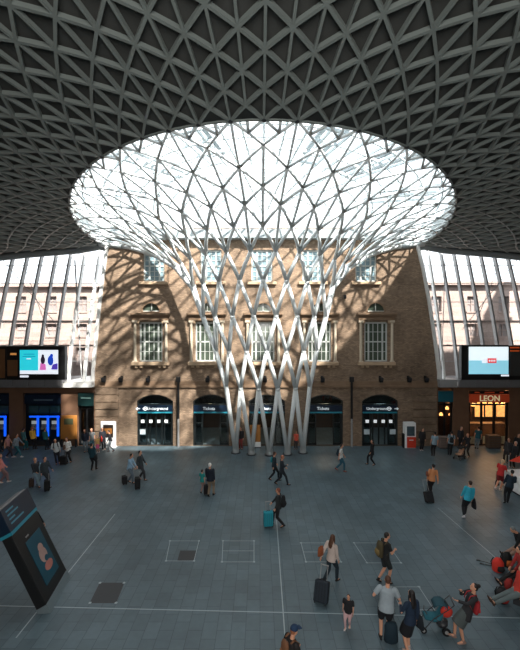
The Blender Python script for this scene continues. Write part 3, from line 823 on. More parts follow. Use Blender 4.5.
leon = shop('restaurant_front', 469.5, 509, 390.5, 394.2, 402.3, M_osign, 'warm-lit restaurant front with orange LEON sign', 1, 3, 'LEON', M_cream)
ltop = MB(); ltop.bx(-(fx(489)-fx(470)), fx(508)-fx(489), -.04, .2, fz(393.8), fz(391)); lt = ltop.build('upper_board', M_black, leon)
for x0_, x1_ in ((-15,-10),(-5,5),(10,14)): flat('lettering', lt, M_osign, [(W(x0_),fz(393)),(W(x1_),fz(393)),(W(x1_),fz(391.8)),(W(x0_),fz(391.8))], -.05)
shop('side_shop', 524, 570, 390.5, 392, 403, M_green, 'dark shopfront outside the right picture edge', 0, 3)
# interior of the lit restaurant
def lampthing(x, y, z, lab, mm, r=.16):
    root = empty('pendant_lamp', (x,y,z), lab, 'lamp', 'glowing lamps in the right shops')
    m = MB(); m.loft([(0,0,-.12),(0,0,0),(0,0,.12)], [r,r*1.05,r*.4], 12); m.build('shade', mm, root)
    m = MB(); m.tube((0,0,.12),(0,0,4.4-z), .012); m.build('cord', M_black, root)
M_wlamp = mat('restaurant_lamp', (255,165,90), .5, emit=4)
for k, (p, z) in enumerate(((473,3.0),(479.5,3.1),(484.5,3.05),(490.5,3.1),(497,3.0),(502.5,2.9),(505.5,3.05))):
    lampthing(fx(p, YF+1.2+.4*(k%3)), YF+1.2+.4*(k%3), z, 'glowing pendant lamp in the LEON restaurant, %s from the left'%('first second third fourth fifth sixth seventh'.split()[k]), M_wlamp, .15)
for k, p in enumerate((441,447,450.5)):
    lampthing(fx(p, YF+1.4), YF+1.4, 2.2+.5*(k%2), 'glowing pendant lamp in the teal-signed shop, %s from the left'%('first second third'.split()[k]), M_wlamp, .13)
counter = empty('counter', (fx(489,YF+2.6), YF+3.2, 0), 'counter inside the warm-lit restaurant', 'counter')
m = MB(); m.bx(-1.6,1.6,-.3,.3,0,1.05,.02); m.build('body', M_brownp, counter)
m = MB(); m.bx(-1.65,1.65,-.35,.35,1.05,1.1); m.build('worktop', M_stone, counter)
for p, e in ((476,110),(489,180),(502,115),(446,40)):
    l = bpy.data.lights.new('restaurant_light', 'POINT'); l.energy = e; l.color = (1,.55,.25); l.shadow_soft_size = .15
    lo = bpy.data.objects.new('restaurant_light', l); COL.objects.link(lo); lo.location = (fx(p,YF+1.6), YF+1.9, 3.3)
for k, p in enumerate((479,489.5,500.5)):
    rt = empty('menu_board', (fx(p,YF+4.2), YF+4.2, 1.35), 'backlit amber menu board inside LEON, %s from the left'%('first second third'.split()[k]), 'menu board', 'backlit menu boards')
    m = MB(); m.bx(-.43,.43,-.04,.04,0,1.1,.01); m.build('frame', M_black, rt)
    m = MB(); m.bx(-.39,.39,-.055,-.03,.05,1.05); m.build('lit_face', mat('amber_board', (235,150,85), .4, emit=1.9, var=.6, scale=4), rt)
    m = MB(); m.bx(-.03,.03,.0,.05,1.1,3.2); m.build('hanger', M_black, rt)
# menu boards and planters before the shops
for px, py, w_, h_, mm, lab, nm in ((493,446.5,6,1.25,mat('wood_planter',(96,74,58),.8),'brown planter box in front of the LEON restaurant','planter'),(444,446.5,5,1.1,mat('pale_planter',(120,104,96),.8),'pale box planter in front of the teal-signed shop','planter')):
    pt = at(px, py+1.5); root = empty(nm, pt, lab, 'planter'); ww = w_/F*pt.y
    m = MB(); m.bx(-ww, ww, -.25, .25, .05, h_*.8, .02); m.build('box', mm, root)
    m = MB()
    for k in range(5): m.bx(-ww, ww, -.27, -.25, .12+k*h_*.15, .12+k*h_*.15+.02)
    m.build('slats', M_dark, root)
    m = MB(); m.bx(-ww*.95, ww*.95, -.2, .2, 0, .06); m.build('base', M_black, root)
# white framed poster stand, left, in the sun
pt = at(108.5, 447); root = empty('poster_stand', pt, 'white-framed poster stand before the left banded pier', 'poster stand')
m = MB(); m.bx(-.58,.58,-.06,.06,0,1.98,.03); m.build('frame', M_white, root)
m = MB(); m.bx(-.38,.38,-.075,-.05,.75,1.72); p_ = m.build('poster', mat('dark_poster', (44,34,30), .4), root)
flat('orange_picture', p_, M_orange, [(-.3,1.05),(.3,1.05),(.3,1.45),(-.3,1.45)], -.08)
m = MB(); m.bx(-.62,.62,-.25,.25,0,.05); m.build('base', M_white, root)
# red and white kiosk, right
pt = at(410, 448); root = empty('ticket_kiosk', pt, 'red and white kiosk machine left of the right banded pier', 'kiosk'); k_ = pt.y/F
m = MB(); m.bx(-5.6*k_, 5.6*k_, -.1, .35, 0, 25.5*k_, .04); m.build('body', M_white, root)
m = MB(); m.bx(-3.6*k_, 5.2*k_, -.16, -.05, .05, 11.3*k_, .02); rp = m.build('red_panel', M_red, root)
flat('white_mark', rp, M_white, [(-1.6*k_,8*k_),(2.6*k_,8*k_),(2.6*k_,8.9*k_),(-1.6*k_,8.9*k_)], -.165)
m = MB(); m.bx(-3.6*k_, 4*k_, -.13, -.08, 12.5*k_, 22*k_); sc = m.build('screen', mat('kiosk_screen', (70,84,92), .2, 0, .4, 3), root)
m = MB(); m.bx(-6.8*k_, -5.6*k_, -.05, .3, 0, 14*k_); m.build('side_panel', M_black, root)
# orange board behind the lattice feet
pt = at(255, 447.3); root = empty('information_board', pt, 'orange and white board standing behind the lattice legs', 'board')
m = MB(); m.bx(-.42,.42,-.05,.05,.4,1.72,.02); m.build('panel', M_orange, root)
m = MB(); m.bx(-.44,.44,-.06,.06,.05,.42); m.build('lower_panel', M_white, root)
m = MB(); m.bx(-.45,.45,-.2,.2,0,.05); m.build('base', M_dark, root)

# leaning information sign, lower left
A, Bp = Vector((-6.35, 11.2, 0)), Vector((-6.62, 12.9, 0))
up_ = Vector((-.5,0,1)).normalized(); dv = (Bp-A).normalized(); nn = dv.cross(up_).normalized()
if nn.x < 0: nn = -nn
root = empty('information_sign', (A+Bp)/2, 'tall dark leaning information sign with a teal poster, lower left', 'sign')
Lh = (Bp-A).length/2; HH = 3.45
Mx = Matrix((dv, -nn, up_)).transposed()     # local x along the foot, y into the board, z up the board
def place(o_):
    o_.data.transform(Mx.to_4x4()); return o_
sgn = 1
m = MB(); m.bx(-Lh, Lh, 0, .3, .28, 2.62, .01); place(m.build('body', M_black, root))
m = MB(); m.bx(-Lh-.02, Lh+.02, -.04, .34, 2.72, HH, .01); hd = place(m.build('header', M_navy, root))
m = MB(); m.bx(-Lh, Lh, -.03, .33, 2.62, 2.72); place(m.build('teal_band', M_teal, root))
m = MB(); m.bx(-Lh, Lh, -.02, .32, .0, .28, .01); place(m.build('base_panel', mat('silver_base', (120,134,140), .35, .3), root))
m = MB(); m.bx(-Lh+.05, Lh-.05, .02, .3, HH, HH+.03); place(m.build('top_cap', M_rib, root))
pos = mat('teal_poster', (16,66,82), .35, emit=.06, var=.25, scale=1.5)
m = MB(); m.bx(-Lh*.52, Lh*.62, -.012, .01, .62, 2.12); ps = place(m.build('poster', pos, root))
fig = mat('poster_figure', (160,130,122), .5, emit=.04)
for cx_, cz_, rx_, rz_, mm_ in ((.1,1.62,.16,.14,fig),(.08,1.38,.24,.24,fig),(.12,1.0,.27,.14,mat('poster_rose',(165,105,95),.5,emit=.04)),(.16,1.22,.12,.1,pos)):
    b_ = MB(); b_.bm.faces.new([b_.bm.verts.new((cx_+rx_*math.cos(2*PI*k/16), -.016-(.002 if mm_ is pos else 0), cz_+rz_*math.sin(2*PI*k/16))) for k in range(16)]); place(b_.build('picture', mm_, ps))
tl = mat('header_lines', (70,130,150), .5, emit=.05)
for k, (x0_, x1_) in enumerate(((-.7,-.25),(-.7,-.05),(-.7,-.35),(-.7,.1))):
    z_ = 3.28-k*.13; b_ = MB(); b_.quad([(x0_,-.045,z_),(x1_,-.045,z_),(x1_,-.045,z_+.05),(x0_,-.045,z_+.05)]); place(b_.build('text_line', tl, hd))
b_ = MB(); b_.quad([(-.35,-.02,2.22),(-.15,-.02,2.22),(-.15,-.02,2.27),(-.35,-.02,2.27)]); place(b_.build('small_text', M_rib, root))

# promotional stall at the right edge
pt = at(521, 500) + Vector((.75,.35,0)); root = empty('stall', pt, 'white stall with a red top at the right picture edge', 'stall')
m = MB(); m.bx(-.6,2.0,-.3,1.2,.12,1.05,.03); m.build('counter', M_white, root)
m = MB(); m.bx(-.5,1.9,-.2,1.1,0,.12); m.build('plinth', M_black, root)
m = MB(); m.loft([(.7,.45,2.05),(.7,.45,1.75)], [(.9,.5),(1.55,1.1)], 4); m.build('red_top', M_red, root)
for x in (-.4,1.8):
    for y in (-.2,1.1):
        m = MB(); m.tube((x,y,1.05),(x,y,1.85),.03); m.build('post', M_rib, root)
m = MB(); m.ell((-.62,-.1,.85),(.08,.26,.26),14); m.build('round_sign', M_white, root)
# black bench at the lower right
bA, bB = at(520, 612), at(530, 548); bc = (bA+bB)/2
root = empty('bench', bc, 'long black bench along the lower right edge of the floor', 'bench', rz=math.atan2(-(bB-bA).x, (bB-bA).y))
Lb = (bB-bA).length/2
m = MB(); m.bx(-.25,.42,-Lb,Lb,.36,.44,.02); m.build('seat', M_black, root)
for k in (-.85,-.3,.3,.85):
    m = MB(); m.bx(-.2,.2,Lb*k-.05,Lb*k+.05,0,.36); m.build('leg', M_dark, root)
m = MB(); m.bx(.36,.43,-Lb,Lb,.44,.85,.02); m.build('backrest', M_black, root)
BENCH = (bA, bB)
# ------------------------------------------------------------------ people
CLO = {}
def cloth(c):
    k = 'cloth_%d_%d_%d' % c
    return mat(k, c, .85, 0, .12, 14, .15)
def hairm(c): return mat('hair_%d_%d_%d' % c, c, .6, 0, .25, 30)
def remesh(name, mb, vox, m, parent, smooth_it=2):
    me = mb.mesh(name); ob = bpy.data.objects.new(name, me); COL.objects.link(ob)
    r = ob.modifiers.new('r','REMESH'); r.mode = 'VOXEL'; r.voxel_size = vox
    if smooth_it:
        s = ob.modifiers.new('s','SMOOTH'); s.factor = .5; s.iterations = smooth_it
    dg = bpy.context.evaluated_depsgraph_get()
    me2 = bpy.data.meshes.new_from_object(ob.evaluated_get(dg))
    bpy.data.objects.remove(ob); bpy.data.meshes.remove(me)
    me2.materials.clear()
    return link(name, me2, m, parent, True)
def ik(a, c, l1, l2, bend):       # middle joint between a and c, bent towards `bend`
    d = c-a; L = min(d.length, (l1+l2)*.999); d = d.normalized()
    x = (l1*l1 - l2*l2 + L*L)/(2*L); h = math.sqrt(max(0, l1*l1-x*x))
    bn = Vector(bend); bn = bn - d*bn.dot(d)
    bn = bn.normalized() if bn.length > 1e-6 else d.orthogonal().normalized()
    return a + d*x + bn*h, a + d*L
HANDS = {}
def person(px, py, H, face, label, top=(40,44,52), sleeve='long', bottom='trousers', bcol=(30,32,38), shoe=(28,28,30), hair=(40,30,24), hstyle='short',
           stride=.0, arms=None, lean=0, tilt=None, group=None, coat=0, skin=None, pos=None, sit=None, base=0.0, wid=1.0, female=False, head_turn=0, cap=None, feet=None):
    """face: 0 walks away from the gallery, 90 to the right, 180 towards it."""
    P0 = Vector(pos) if pos is not None else at(px, py, base)
    k = H/1.75
    if tilt is None: tilt = math.atan(2*4e-6*(py-20-HY)*(px-CX)) * .75
    root = empty('person', P0, label, 'person', group, rz=-R(face), tilt=tilt)
    near = P0.y < 20
    vox = .011 if near else .016
    sk = skin or M_skin
    Lr = Matrix.Rotation(-R(lean), 3, 'X')
    hipz = .93*k - .05*stride*k
    if sit: hipz = sit['hip']
    hip = Vector((0, 0, hipz))
    if sit and 'y' in sit: hip.y = sit['y']
    def T(x, y, z): return hip + Lr @ (Vector((x*wid, y, z-.93))*k)
    neck = T(0,-.01,1.47); head = T(0,.035,1.635)
    sh = {s: T(s*.175, -.01, 1.42) for s in (-1,1)}
    hj = {s: hip + Vector((s*.09*k*wid, 0, -.02*k)) for s in (-1,1)}
    ank = {}; knee = {}; toe = {}
    for s in (-1,1):
        f = stride*s*.36*k
        if sit: a = Vector(sit['ank'][0 if s < 0 else 1])
        elif feet: a = Vector(feet[0 if s < 0 else 1])
        else: a = Vector((s*.085*k, f, .085*k + (.07*k*stride if f < -.05 else 0)))
        kn, a2 = ik(hj[s], a, .44*k, .42*k, (s*.05,1,.25) if not sit else (s*.15,.4,1))
        knee[s] = kn; ank[s] = a2
    el = {}; ha = {}
    arms = arms or {}
    for s in (-1,1):
        spec = arms.get(s, ('swing', (-s*stride*28) if stride else 4))
        if spec[0] == 'swing':
            a_ = R(spec[1]); out = .16 if len(spec) < 3 else spec[2]
            up_ = Vector((s*out, math.sin(a_), -math.cos(a_))).normalized(); e = sh[s] + up_*.29*k
            a2 = a_ + R(14); lo_ = Vector((s*out*.3, math.sin(a2), -math.cos(a2))).normalized(); h = e + lo_*.25*k
        else:
            h0 = T(*spec[1]) if spec[0] == 'hand' else Vector(spec[1])
            e, h = ik(sh[s], h0, .29*k, .255*k, spec[2] if len(spec) > 2 else (s*.7,-.6,-.6))
        el[s] = e; ha[s] = h
    # body
    b_ = MB()
    spine = [T(0,0,.86), T(0,0,.94), T(0,.005,1.08), T(0,.01,1.24), T(0,.0,1.38), T(0,-.01,1.45)]
    wst = .118 if female else .135
    rr = [(.135,.1),(.15,.105),(wst,.092),(.15,.105),(.155,.095),(.07,.06)]
    b_.loft(spine, [(a*k*wid,c*k*wid) for a,c in rr], 14, xhint=(1,0,0))
    b_.loft([T(0,-.01,1.4), T(0,.0,1.5), head], [.062*k,.054*k,.055*k], 10)
    hm = Matrix.Rotation(-R(lean),3,'X') @ Matrix.Rotation(R(head_turn),3,'Z')
    hd = lambda x,y,z: head + hm @ (Vector((x,y,z))*k)
    b_.ell(head + hm@Vector((0,-.008*k,.02*k)), (.076*k,.096*k,.1*k), 16, hm)
    b_.ell(hd(0,.018,-.045), (.058*k,.07*k,.07*k), 12, hm)
    b_.loft([hd(0,.085,.02), hd(0,.102,-.018), hd(0,.094,-.03)], [.010*k,.017*k,.012*k], 8)
    b_.ell(hd(0,.083,-.065), (.026*k,.012*k,.012*k), 8, hm)
    for s in (-1,1):
        b_.ell(hd(s*.077,-.005,-.005), (.012*k,.02*k,.032*k), 8, hm)
        b_.ell(sh[s], .056*k*wid, 10)
        b_.loft([sh[s], (sh[s]+el[s])/2, el[s], el[s]+(ha[s]-el[s])*.35, ha[s]], [.052*k*wid,.045*k*wid,.037*k,.037*k,.025*k], 10)
        b_.loft([hj[s]+Vector((0,0,.03*k)), (hj[s]+knee[s])/2, knee[s], knee[s]+(ank[s]-knee[s])*.3, ank[s]], [.088*k*wid,.073*k*wid,.052*k,.053*k,.035*k], 12)
        # hand: palm, four unequal curled fingers and a thumb from the side of the palm
        d = (ha[s]-el[s]).normalized(); side = Vector((0,1,0)) - d*d.y
        side = side.normalized() if side.length > .2 else Vector((s,0,0)); pn = d.cross(side).normalized()
        if pn.x*s > 0: pn = -pn       # palm faces the body
        b_.loft([ha[s]-d*.01*k, ha[s]+d*.04*k, ha[s]+d*.088*k], [(.026*k,.018*k),(.040*k,.016*k),(.038*k,.014*k)], 10, xhint=side)
        for q, (off, ln) in enumerate(((.03,.072),(.010,.08),(-.010,.074),(-.028,.058))):
            p0 = ha[s]+d*.075*k+side*off*k; p1 = p0+(d*.8+pn*.25).normalized()*ln*.5*k; p2 = p1+(d*.55+pn*.8).normalized()*ln*.3*k; p3 = p2+(d*.1+pn).normalized()*ln*.25*k
            fr = .0085 if near else .011
            b_.loft([p0,p1,p2,p3], [fr*1.05*k,fr*k,fr*.95*k,fr*.8*k], 6)
        p0 = ha[s]+d*.02*k+side*.025*k; p1 = p0+(d*.6+side*.7).normalized()*.04*k; p2 = p1+(d*.9+pn*.4).normalized()*.035*k
        b_.loft([p0,p1,p2], [.013*k,.0115*k,.009*k], 6)
    fd = {}
    for s in (-1,1):
        sv = (ank[s]-knee[s]).normalized(); fwd = Vector((0,1,0)) - sv*sv.y
        fwd = fwd.normalized() if fwd.length > .15 else Vector((0,0,1))
        if not sit and (ank[s].z < .1*k): fwd = Vector((s*.12,1,-.05)).normalized()
        if not sit and ank[s].z >= .1*k: fwd = Vector((s*.08,1,-.55)).normalized()
        fd[s] = fwd
        b_.loft([ank[s], ank[s]+fwd*.06*k-Vector((0,0,.035*k)), ank[s]+fwd*.15*k-Vector((0,0,.05*k))], [.035*k,.034*k,.026*k], 8)
    body = remesh('body', b_, vox, sk, root, 1)
    # eyes
    ey = MB()
    for s in (-1,1): ey.ell(hd(s*.03,.082,.022), (.012*k,.008*k,.008*k), 8, hm)
    ey.build('eyes', M_eye, body)
    # top
    t_ = MB(); o = .02
    low = .84 - coat
    pts = [T(0,0,low), T(0,0,.94), T(0,.005,1.08), T(0,.01,1.24), T(0,.0,1.38), T(0,-.01,1.46)]
    cr = .16 if coat else .145
    rr = [(cr+.045,.148),(.155+.03,.14),(wst+.03,.116),(.168,.122),(.165,.112),(.072,.066)]
    t_.loft(pts, [(a*k*wid,c*k*wid) for a,c in rr], 16, xhint=(1,0,0))
    for s in (-1,1):
        t_.ell(sh[s]-Vector((s*.008*k,0,.006*k)), .068*k*wid, 10)
        if sleeve == 'long': t_.loft([sh[s], (sh[s]+el[s])/2, el[s], el[s]+(ha[s]-el[s])*.92], [.068*k*wid,.062*k*wid,.054*k,.042*k], 10)
        elif sleeve == 'short': t_.loft([sh[s], sh[s]+(el[s]-sh[s])*.7], [.064*k*wid,.062*k*wid], 10)
    remesh('coat' if coat else 'shirt', t_, vox*1.2, cloth(top), root)
    # lower garment
    l_ = MB()
    if bottom in ('trousers','shorts'):
        l_.loft([hip+Vector((0,0,.09*k)), hip+Vector((0,0,.0)), hip+Vector((0,0,-.09*k))], [(.14*k*wid,.105*k*wid),(.16*k*wid,.12*k*wid),(.14*k*wid,.11*k*wid)], 14, xhint=(1,0,0))
        for s in (-1,1):
            if bottom == 'trousers': l_.loft([hj[s], (hj[s]+knee[s])/2, knee[s], knee[s]+(ank[s]-knee[s])*.4, ank[s]+(knee[s]-ank[s])*.04], [.104*k*wid,.09*k*wid,.07*k,.068*k,.056*k], 12)
            else: l_.loft([hj[s], (hj[s]+knee[s])/2, knee[s]+(hj[s]-knee[s])*.12], [.106*k*wid,.097*k*wid,.085*k], 12)
    else:
        mid = (knee[-1]+knee[1])/2; w = abs(knee[1].y-knee[-1].y)/2
        l_.loft([hip+Vector((0,0,.09*k)), hip, (hip+mid)/2, mid+Vector((0,0,-.02))], [(.14*k,.11*k),(.17*k,.13*k),(.18*k,.15*k+w*.5),(.19*k,.15*k+w)], 16, xhint=(1,0,0))
    remesh('trousers' if bottom == 'trousers' else ('shorts' if bottom == 'shorts' else 'skirt'), l_, vox*1.2, cloth(bcol), root)
    for s in (-1,1):
        f_ = MB(); a = ank[s]; fw = fd[s]; dn = Vector((0,0,1)) - fw*fw.z; dn = dn.normalized()
        side = fw.cross(dn)
        c = a - dn*.048*k
        f_.loft([c-fw*.065*k, c-fw*.03*k, c+fw*.06*k, c+fw*.14*k, c+fw*.185*k], [(.02*k,.02*k),(.038*k,.036*k),(.042*k,.034*k),(.045*k,.026*k),(.022*k,.014*k)], 12, xhint=side)
        f_.loft([a+dn*.04*k, a-dn*.03*k], [.044*k,.044*k], 10)
        f_.build('shoe', cloth(shoe), root, True)
    # hair
    if hstyle != 'bald':
        h_ = MB()
        h_.ell(hd(0,-.022,.036), (.084*k,.094*k,.092*k), 14, hm)
        h_.ell(hd(0,-.05,-.01), (.074*k,.06*k,.075*k), 12, hm)
        if hstyle == 'long':
            h_.loft([hd(0,-.05,.03), hd(0,-.09,-.08), T(0,-.10,1.40), T(0,-.105,1.30)], [(.08*k,.055*k),(.088*k,.045*k),(.09*k,.035*k),(.05*k,.02*k)], 12, xhint=(1,0,0))
            for s in (-1,1): h_.loft([hd(s*.06,-.02,.03), hd(s*.078,-.01,-.07), hd(s*.082,-.0,-.17)], [.03*k,.028*k,.016*k], 8)
        if hstyle == 'bun': h_.ell(hd(0,-.11,.09), .052*k, 12)
        if hstyle == 'pony': h_.loft([hd(0,-.1,.05), hd(0,-.15,-.02), hd(0,-.14,-.16)], [.03*k,.035*k,.012*k], 8)
        remesh('hair', h_, .012, hairm(hair), root)
    if cap:
        c_ = MB(); c_.ell(hd(0,-.012,.048), (.09*k,.105*k,.085*k), 14, hm)
        c_.box(hd(0,.125,.035), (.13*k,.1*k,.014*k), hm, .004); c_.build('cap', cloth(cap), root, True)
    root['_'] = 0; del root['_']
    W = Matrix.Translation(P0) @ Euler((0,tilt,-R(face)),'ZYX').to_matrix().to_4x4()
    return dict(root=root, W=W, ha=ha, k=k, T=T, hip=hip, P0=P0, face=face)
def wp(p, v): return p['W'] @ Vector(v)
def suitcase(loc, rz, size, col, label, pull=0, wheels=4, group=None, handle=.42, hand=None):
    w, d, h = size
    root = empty('suitcase', loc, label, 'suitcase', group); root.rotation_mode = 'XYZ'; root.rotation_euler = (R(pull), 0, rz)
    z0 = .05
    m = MB(); m.bx(-w/2, w/2, -d/2, d/2, z0, z0+h, .035); m.build('shell', cloth(col), root, False)
    m = MB()
    for q in (-.3,-.1,.1,.3): m.bx(w*q-.012, w*q+.012, -d/2-.008, d/2+.008, z0+.06, z0+h-.06)
    m.build('ribs', cloth(tuple(int(v*.8) for v in col)), root)
    for sx in (-1,1):
        for sy in ((-1,1) if wheels == 4 else (1,)):
            q = MB(); q.disc((sx*(w/2-.05), sy*(d/2-.05), .03), (1,0,0), .03, .025, 10); q.build('wheel', M_black, root)
    m = MB()
    for sx in (-1,1): m.tube((sx*w*.25,d/2-.05,z0+h),(sx*w*.25,d/2-.05,z0+h+handle), .011)
    m.tube((-w*.3,d/2-.05,z0+h+handle),(w*.3,d/2-.05,z0+h+handle), .018); m.build('pull_handle', M_rib, root)
    m = MB(); m.loft([(-.08,0,z0+h),(-.05,0,z0+h+.04),(.05,0,z0+h+.04),(.08,0,z0+h)], [.012]*4, 6); m.build('grip', M_black, root)
    return root
def backpack(p, col, label, size=(.30,.17,.46), z=1.2, pocket=None, group=None):
    k = p['k']; M = p['T']; W = p['W']
    root = empty('backpack', (0,0,0), label, 'backpack', group)
    c = M(0,-.12,z); base = wp(p, c - Vector((0,0,size[2]/2)))
    root.location = base; root.rotation_mode = 'ZYX'; root.rotation_euler = p['root'].rotation_euler
    w, d, h = size
    m = MB(); m.loft([(0,-d/2,0),(0,-d/2,.03),(0,-d/2,h*.7),(0,-d/2+.01,h*.95),(0,-d/2+.02,h)], [(w*.42,d*.42),(w*.5,d*.5),(w*.47,d*.48),(w*.36,d*.36),(w*.15,d*.15)], 16, xhint=(1,0,0)); m.build('bag', cloth(col), root, True)
    m = MB(); m.loft([(0,-d*.98,.06),(0,-d*1.0,h*.25),(0,-d*.96,h*.48)], [(w*.3,.03),(w*.38,.05),(w*.3,.03)], 12, xhint=(1,0,0)); m.build('pocket', cloth(pocket or tuple(int(v*1.25) for v in col)), root, True)
    m = MB(); m.loft([(-.03,-.05,h),(0,-.05,h+.04),(.03,-.05,h)], [.008]*3, 6); m.build('loop', M_black, root)
    for s in (-1,1):
        m = MB(); q = [M(s*.11,-.13,z+.16), M(s*.115,-.03,1.50), M(s*.115,.11,1.40), M(s*.13,.13,1.22), M(s*.15,-.05,1.06)]
        inv_ = root.rotation_euler.to_matrix().to_4x4(); Wi = (Matrix.Translation(base) @ inv_).inverted()
        m.loft([Wi @ (W @ v) for v in q], [(.025,.008)]*5, 8, xhint=(1,0,0)); m.build('strap', cloth(col), root, True)
    return root
def handbag(p, side, col, label, size=(.32,.12,.3), drop=.30, cat='bag', off=(0,0), base_h=None, group=None):
    hp = wp(p, p['ha'][side]); w, d, h = size
    loc = hp + Vector((off[0], off[1], -drop-h*.5))
    if loc.z < .0: loc.z = .005
    root = empty('bag', loc, label, cat, group, rz=-R(p['face'])+PI/2)
    m = MB(); m.loft([(0,0,0),(0,0,.02),(0,0,h*.6),(0,0,h)], [(w*.45,d*.4),(w*.5,d*.5),(w*.46,d*.42),(w*.4,d*.14)], 14, xhint=(1,0,0)); m.build('bag_body', cloth(col), root, True)
    top = (hp - loc); m = MB()
    for s in (-1,1): m.loft([(s*w*.3,0,h*.95), (s*w*.18,0,h+ (top.z-h)*.6), (top.x*0,0,max(top.z-.07,h+.03))], [.01]*3, 6)
    m.build('handles', cloth(col), root)
    return root
def pushchair(loc, rz, label, fab, extra=None, group=None):
    root = empty('pushchair', loc, label, 'pushchair', group, rz=rz); root.scale = (.86,.86,.86)     # pushed towards +Y
    for sx in (-1,1):
        for y, r in ((.42,.10),(-.28,.13)):
            m = MB(); m.disc((sx*.26,y,r), (1,0,0), r, .04, 16); wh = m.build('wheel', M_black, root)
            m = MB(); m.disc((sx*.285,y,r), (1,0,0), r*.45, .02, 10); m.build('hub', M_rib, wh)
    m = MB()
    for sx in (-1,1):
        m.loft([(sx*.25,.42,.1),(sx*.24,.1,.5),(sx*.24,-.35,.85),(sx*.24,-.52,1.02)], [.014]*4, 8)
        m.loft([(sx*.25,-.28,.13),(sx*.24,.05,.55)], [.014]*2, 8)
    m.loft([(-.24,-.52,1.02),(.24,-.52,1.02)], [.018]*2, 8); m.loft([(-.25,.42,.1),(.25,.42,.1)], [.012]*2, 8); m.loft([(-.25,-.28,.13),(.25,-.28,.13)], [.012]*2, 8)
    m.build('frame', M_dark, root, True)
    m = MB(); m.loft([(0,.35,.42),(0,.05,.40),(0,-.12,.46),(0,-.28,.85)], [(.2,.05),(.22,.08),(.22,.08),(.2,.05)], 12, xhint=(1,0,0)); m.build('seat', cloth(fab), root, True)
    m = MB()
    for k in range(5):
        a = R(20+k*28); 
    pts = []
    m.loft([(0,-.34,.72),(0,-.33,.88),(0,-.2,.96),(0,-.02,.93),(0,.08,.83)], [(.2,.03),(.23,.04),(.24,.04),(.23,.04),(.21,.02)], 12, xhint=(1,0,0)); m.build('hood', cloth(extra or fab), root, True)
    m = MB(); m.loft([(0,-.22,.2),(0,-.2,.3)], [(.2,.18),(.22,.2)], 12, xhint=(1,0,0)); m.build('basket', M_dark, root, True)
    m = MB(); m.loft([(-.2,.30,.6),(0,.36,.62),(.2,.30,.6)], [.015]*3, 8); m.build('bumper_bar', M_black, root)
    return root
D1 = {}
# --- foreground right
pA = person(384, 640, 1.74, 12, 'man in pale grey T-shirt and dark shorts seen from behind', (150,162,170), 'short', 'shorts', (24,26,32), (34,32,32), (84,54,40), 'short', 0, {-1:('hand',(-.2,.18,1.18)),1:('hand',(.16,.22,1.24))}, lean=3, wid=1.18, tilt=R(4))
pB = person(408, 652, 1.64, -20, 'long-haired woman in navy top and dark skirt beside the man in shorts', (22,40,62), 'long', 'skirt', (20,22,28), (190,170,160), (26,22,22), 'long', .2, {-1:('hand',(-.16,.24,1.22)),1:('swing',-6)}, tilt=R(4), female=True)
handbag(pB, 1, (20,28,36), 'dark shoulder bag on the right arm of the navy-topped woman', (.36,.14,.34), .02, off=(.05,0))
q_ = at(391, 641); root = empty('bag', q_, 'dark teal bag standing between the man in shorts and the navy-topped woman', 'bag')
m = MB(); m.loft([(0,0,0),(0,0,.03),(0,0,.4),(0,0,.52)], [(.18,.12),(.2,.14),(.18,.12),(.14,.05)], 14, xhint=(1,0,0)); m.build('bag_body', cloth((18,40,52)), root, True)
m = MB(); m.loft([(-.1,0,.5),(-.06,0,.66),(.06,0,.66),(.1,0,.5)], [.01]*4, 6); m.build('handles', M_black, root)
pC = person(347.5, 628, .98, 205, 'small child in black top and pale pink trousers', (26,26,30), 'short', 'trousers', (196,160,162), (225,215,215), (70,46,32), 'short', .35, tilt=R(2), wid=1.25)
pD = person(330, 583, 1.68, 48, 'woman in cream blouse and dark jeans pulling a dark suitcase', (196,180,172), 'long', 'trousers', (28,42,52), (40,34,34), (84,54,38), 'long', .75, {1:('swing',6),-1:('hand',(-.24,-.34,.86))}, female=True, tilt=R(3))
sD = at(320.5, 604); suitcase(sD, R(-26), (.44,.26,.60), (32,42,52), 'dark slate suitcase trailing behind the woman in cream blouse', pull=-22, handle=.42)
handbag(pD, -1, (140,76,44), 'tan leather bag on the arm of the woman in cream blouse', (.3,.14,.3), -.22, off=(-.02,-.02))
pE = person(383, 583, 1.74, 75, 'man in black T-shirt and shorts wearing a brown backpack', (26,28,30), 'short', 'shorts', (34,40,42), (30,28,28), (40,32,28), 'short', .35, {-1:('swing',10),1:('hand',(.12,.28,1.2))}, head_turn=-10, tilt=R(4))
backpack(pE, (74,66,44), 'brown and olive backpack on the man in black T-shirt', (.34,.2,.5), 1.22, (120,100,60))
pF = person(458, 641, 1.66, 278, 'woman with hair bun in dark dress pushing a pushchair', (36,36,40), 'long', 'skirt', (70,78,78), (150,120,108), (24,20,22), 'bun', .25, {-1:('hand',(-.16,.42,1.16)),1:('hand',(.1,.28,1.36))}, lean=-2, tilt=R(17), female=True, coat=.12)
backpack(pF, (150,34,40), 'red bag on the back of the woman with the pushchair', (.26,.14,.34), 1.14)
sF = at(435, 629); pushchair(sF, R(80), 'teal pushchair with black wheels pushed by the woman with bun', (28,90,104), (34,72,84))
q_ = sF + Vector((.26,.02,.5)); root = empty('bag', q_, 'red bag slung on the side of the teal pushchair', 'bag'); m = MB(); m.ell((0,-.16,.1),(.17,.1,.16),14); m.build('bag_body', cloth((196,52,40)), root, True); m = MB(); m.loft([(-.08,-.14,.22),(0,-.08,.36),(.08,-.14,.22)],[.012]*3,6); m.build('strap', M_black, root)
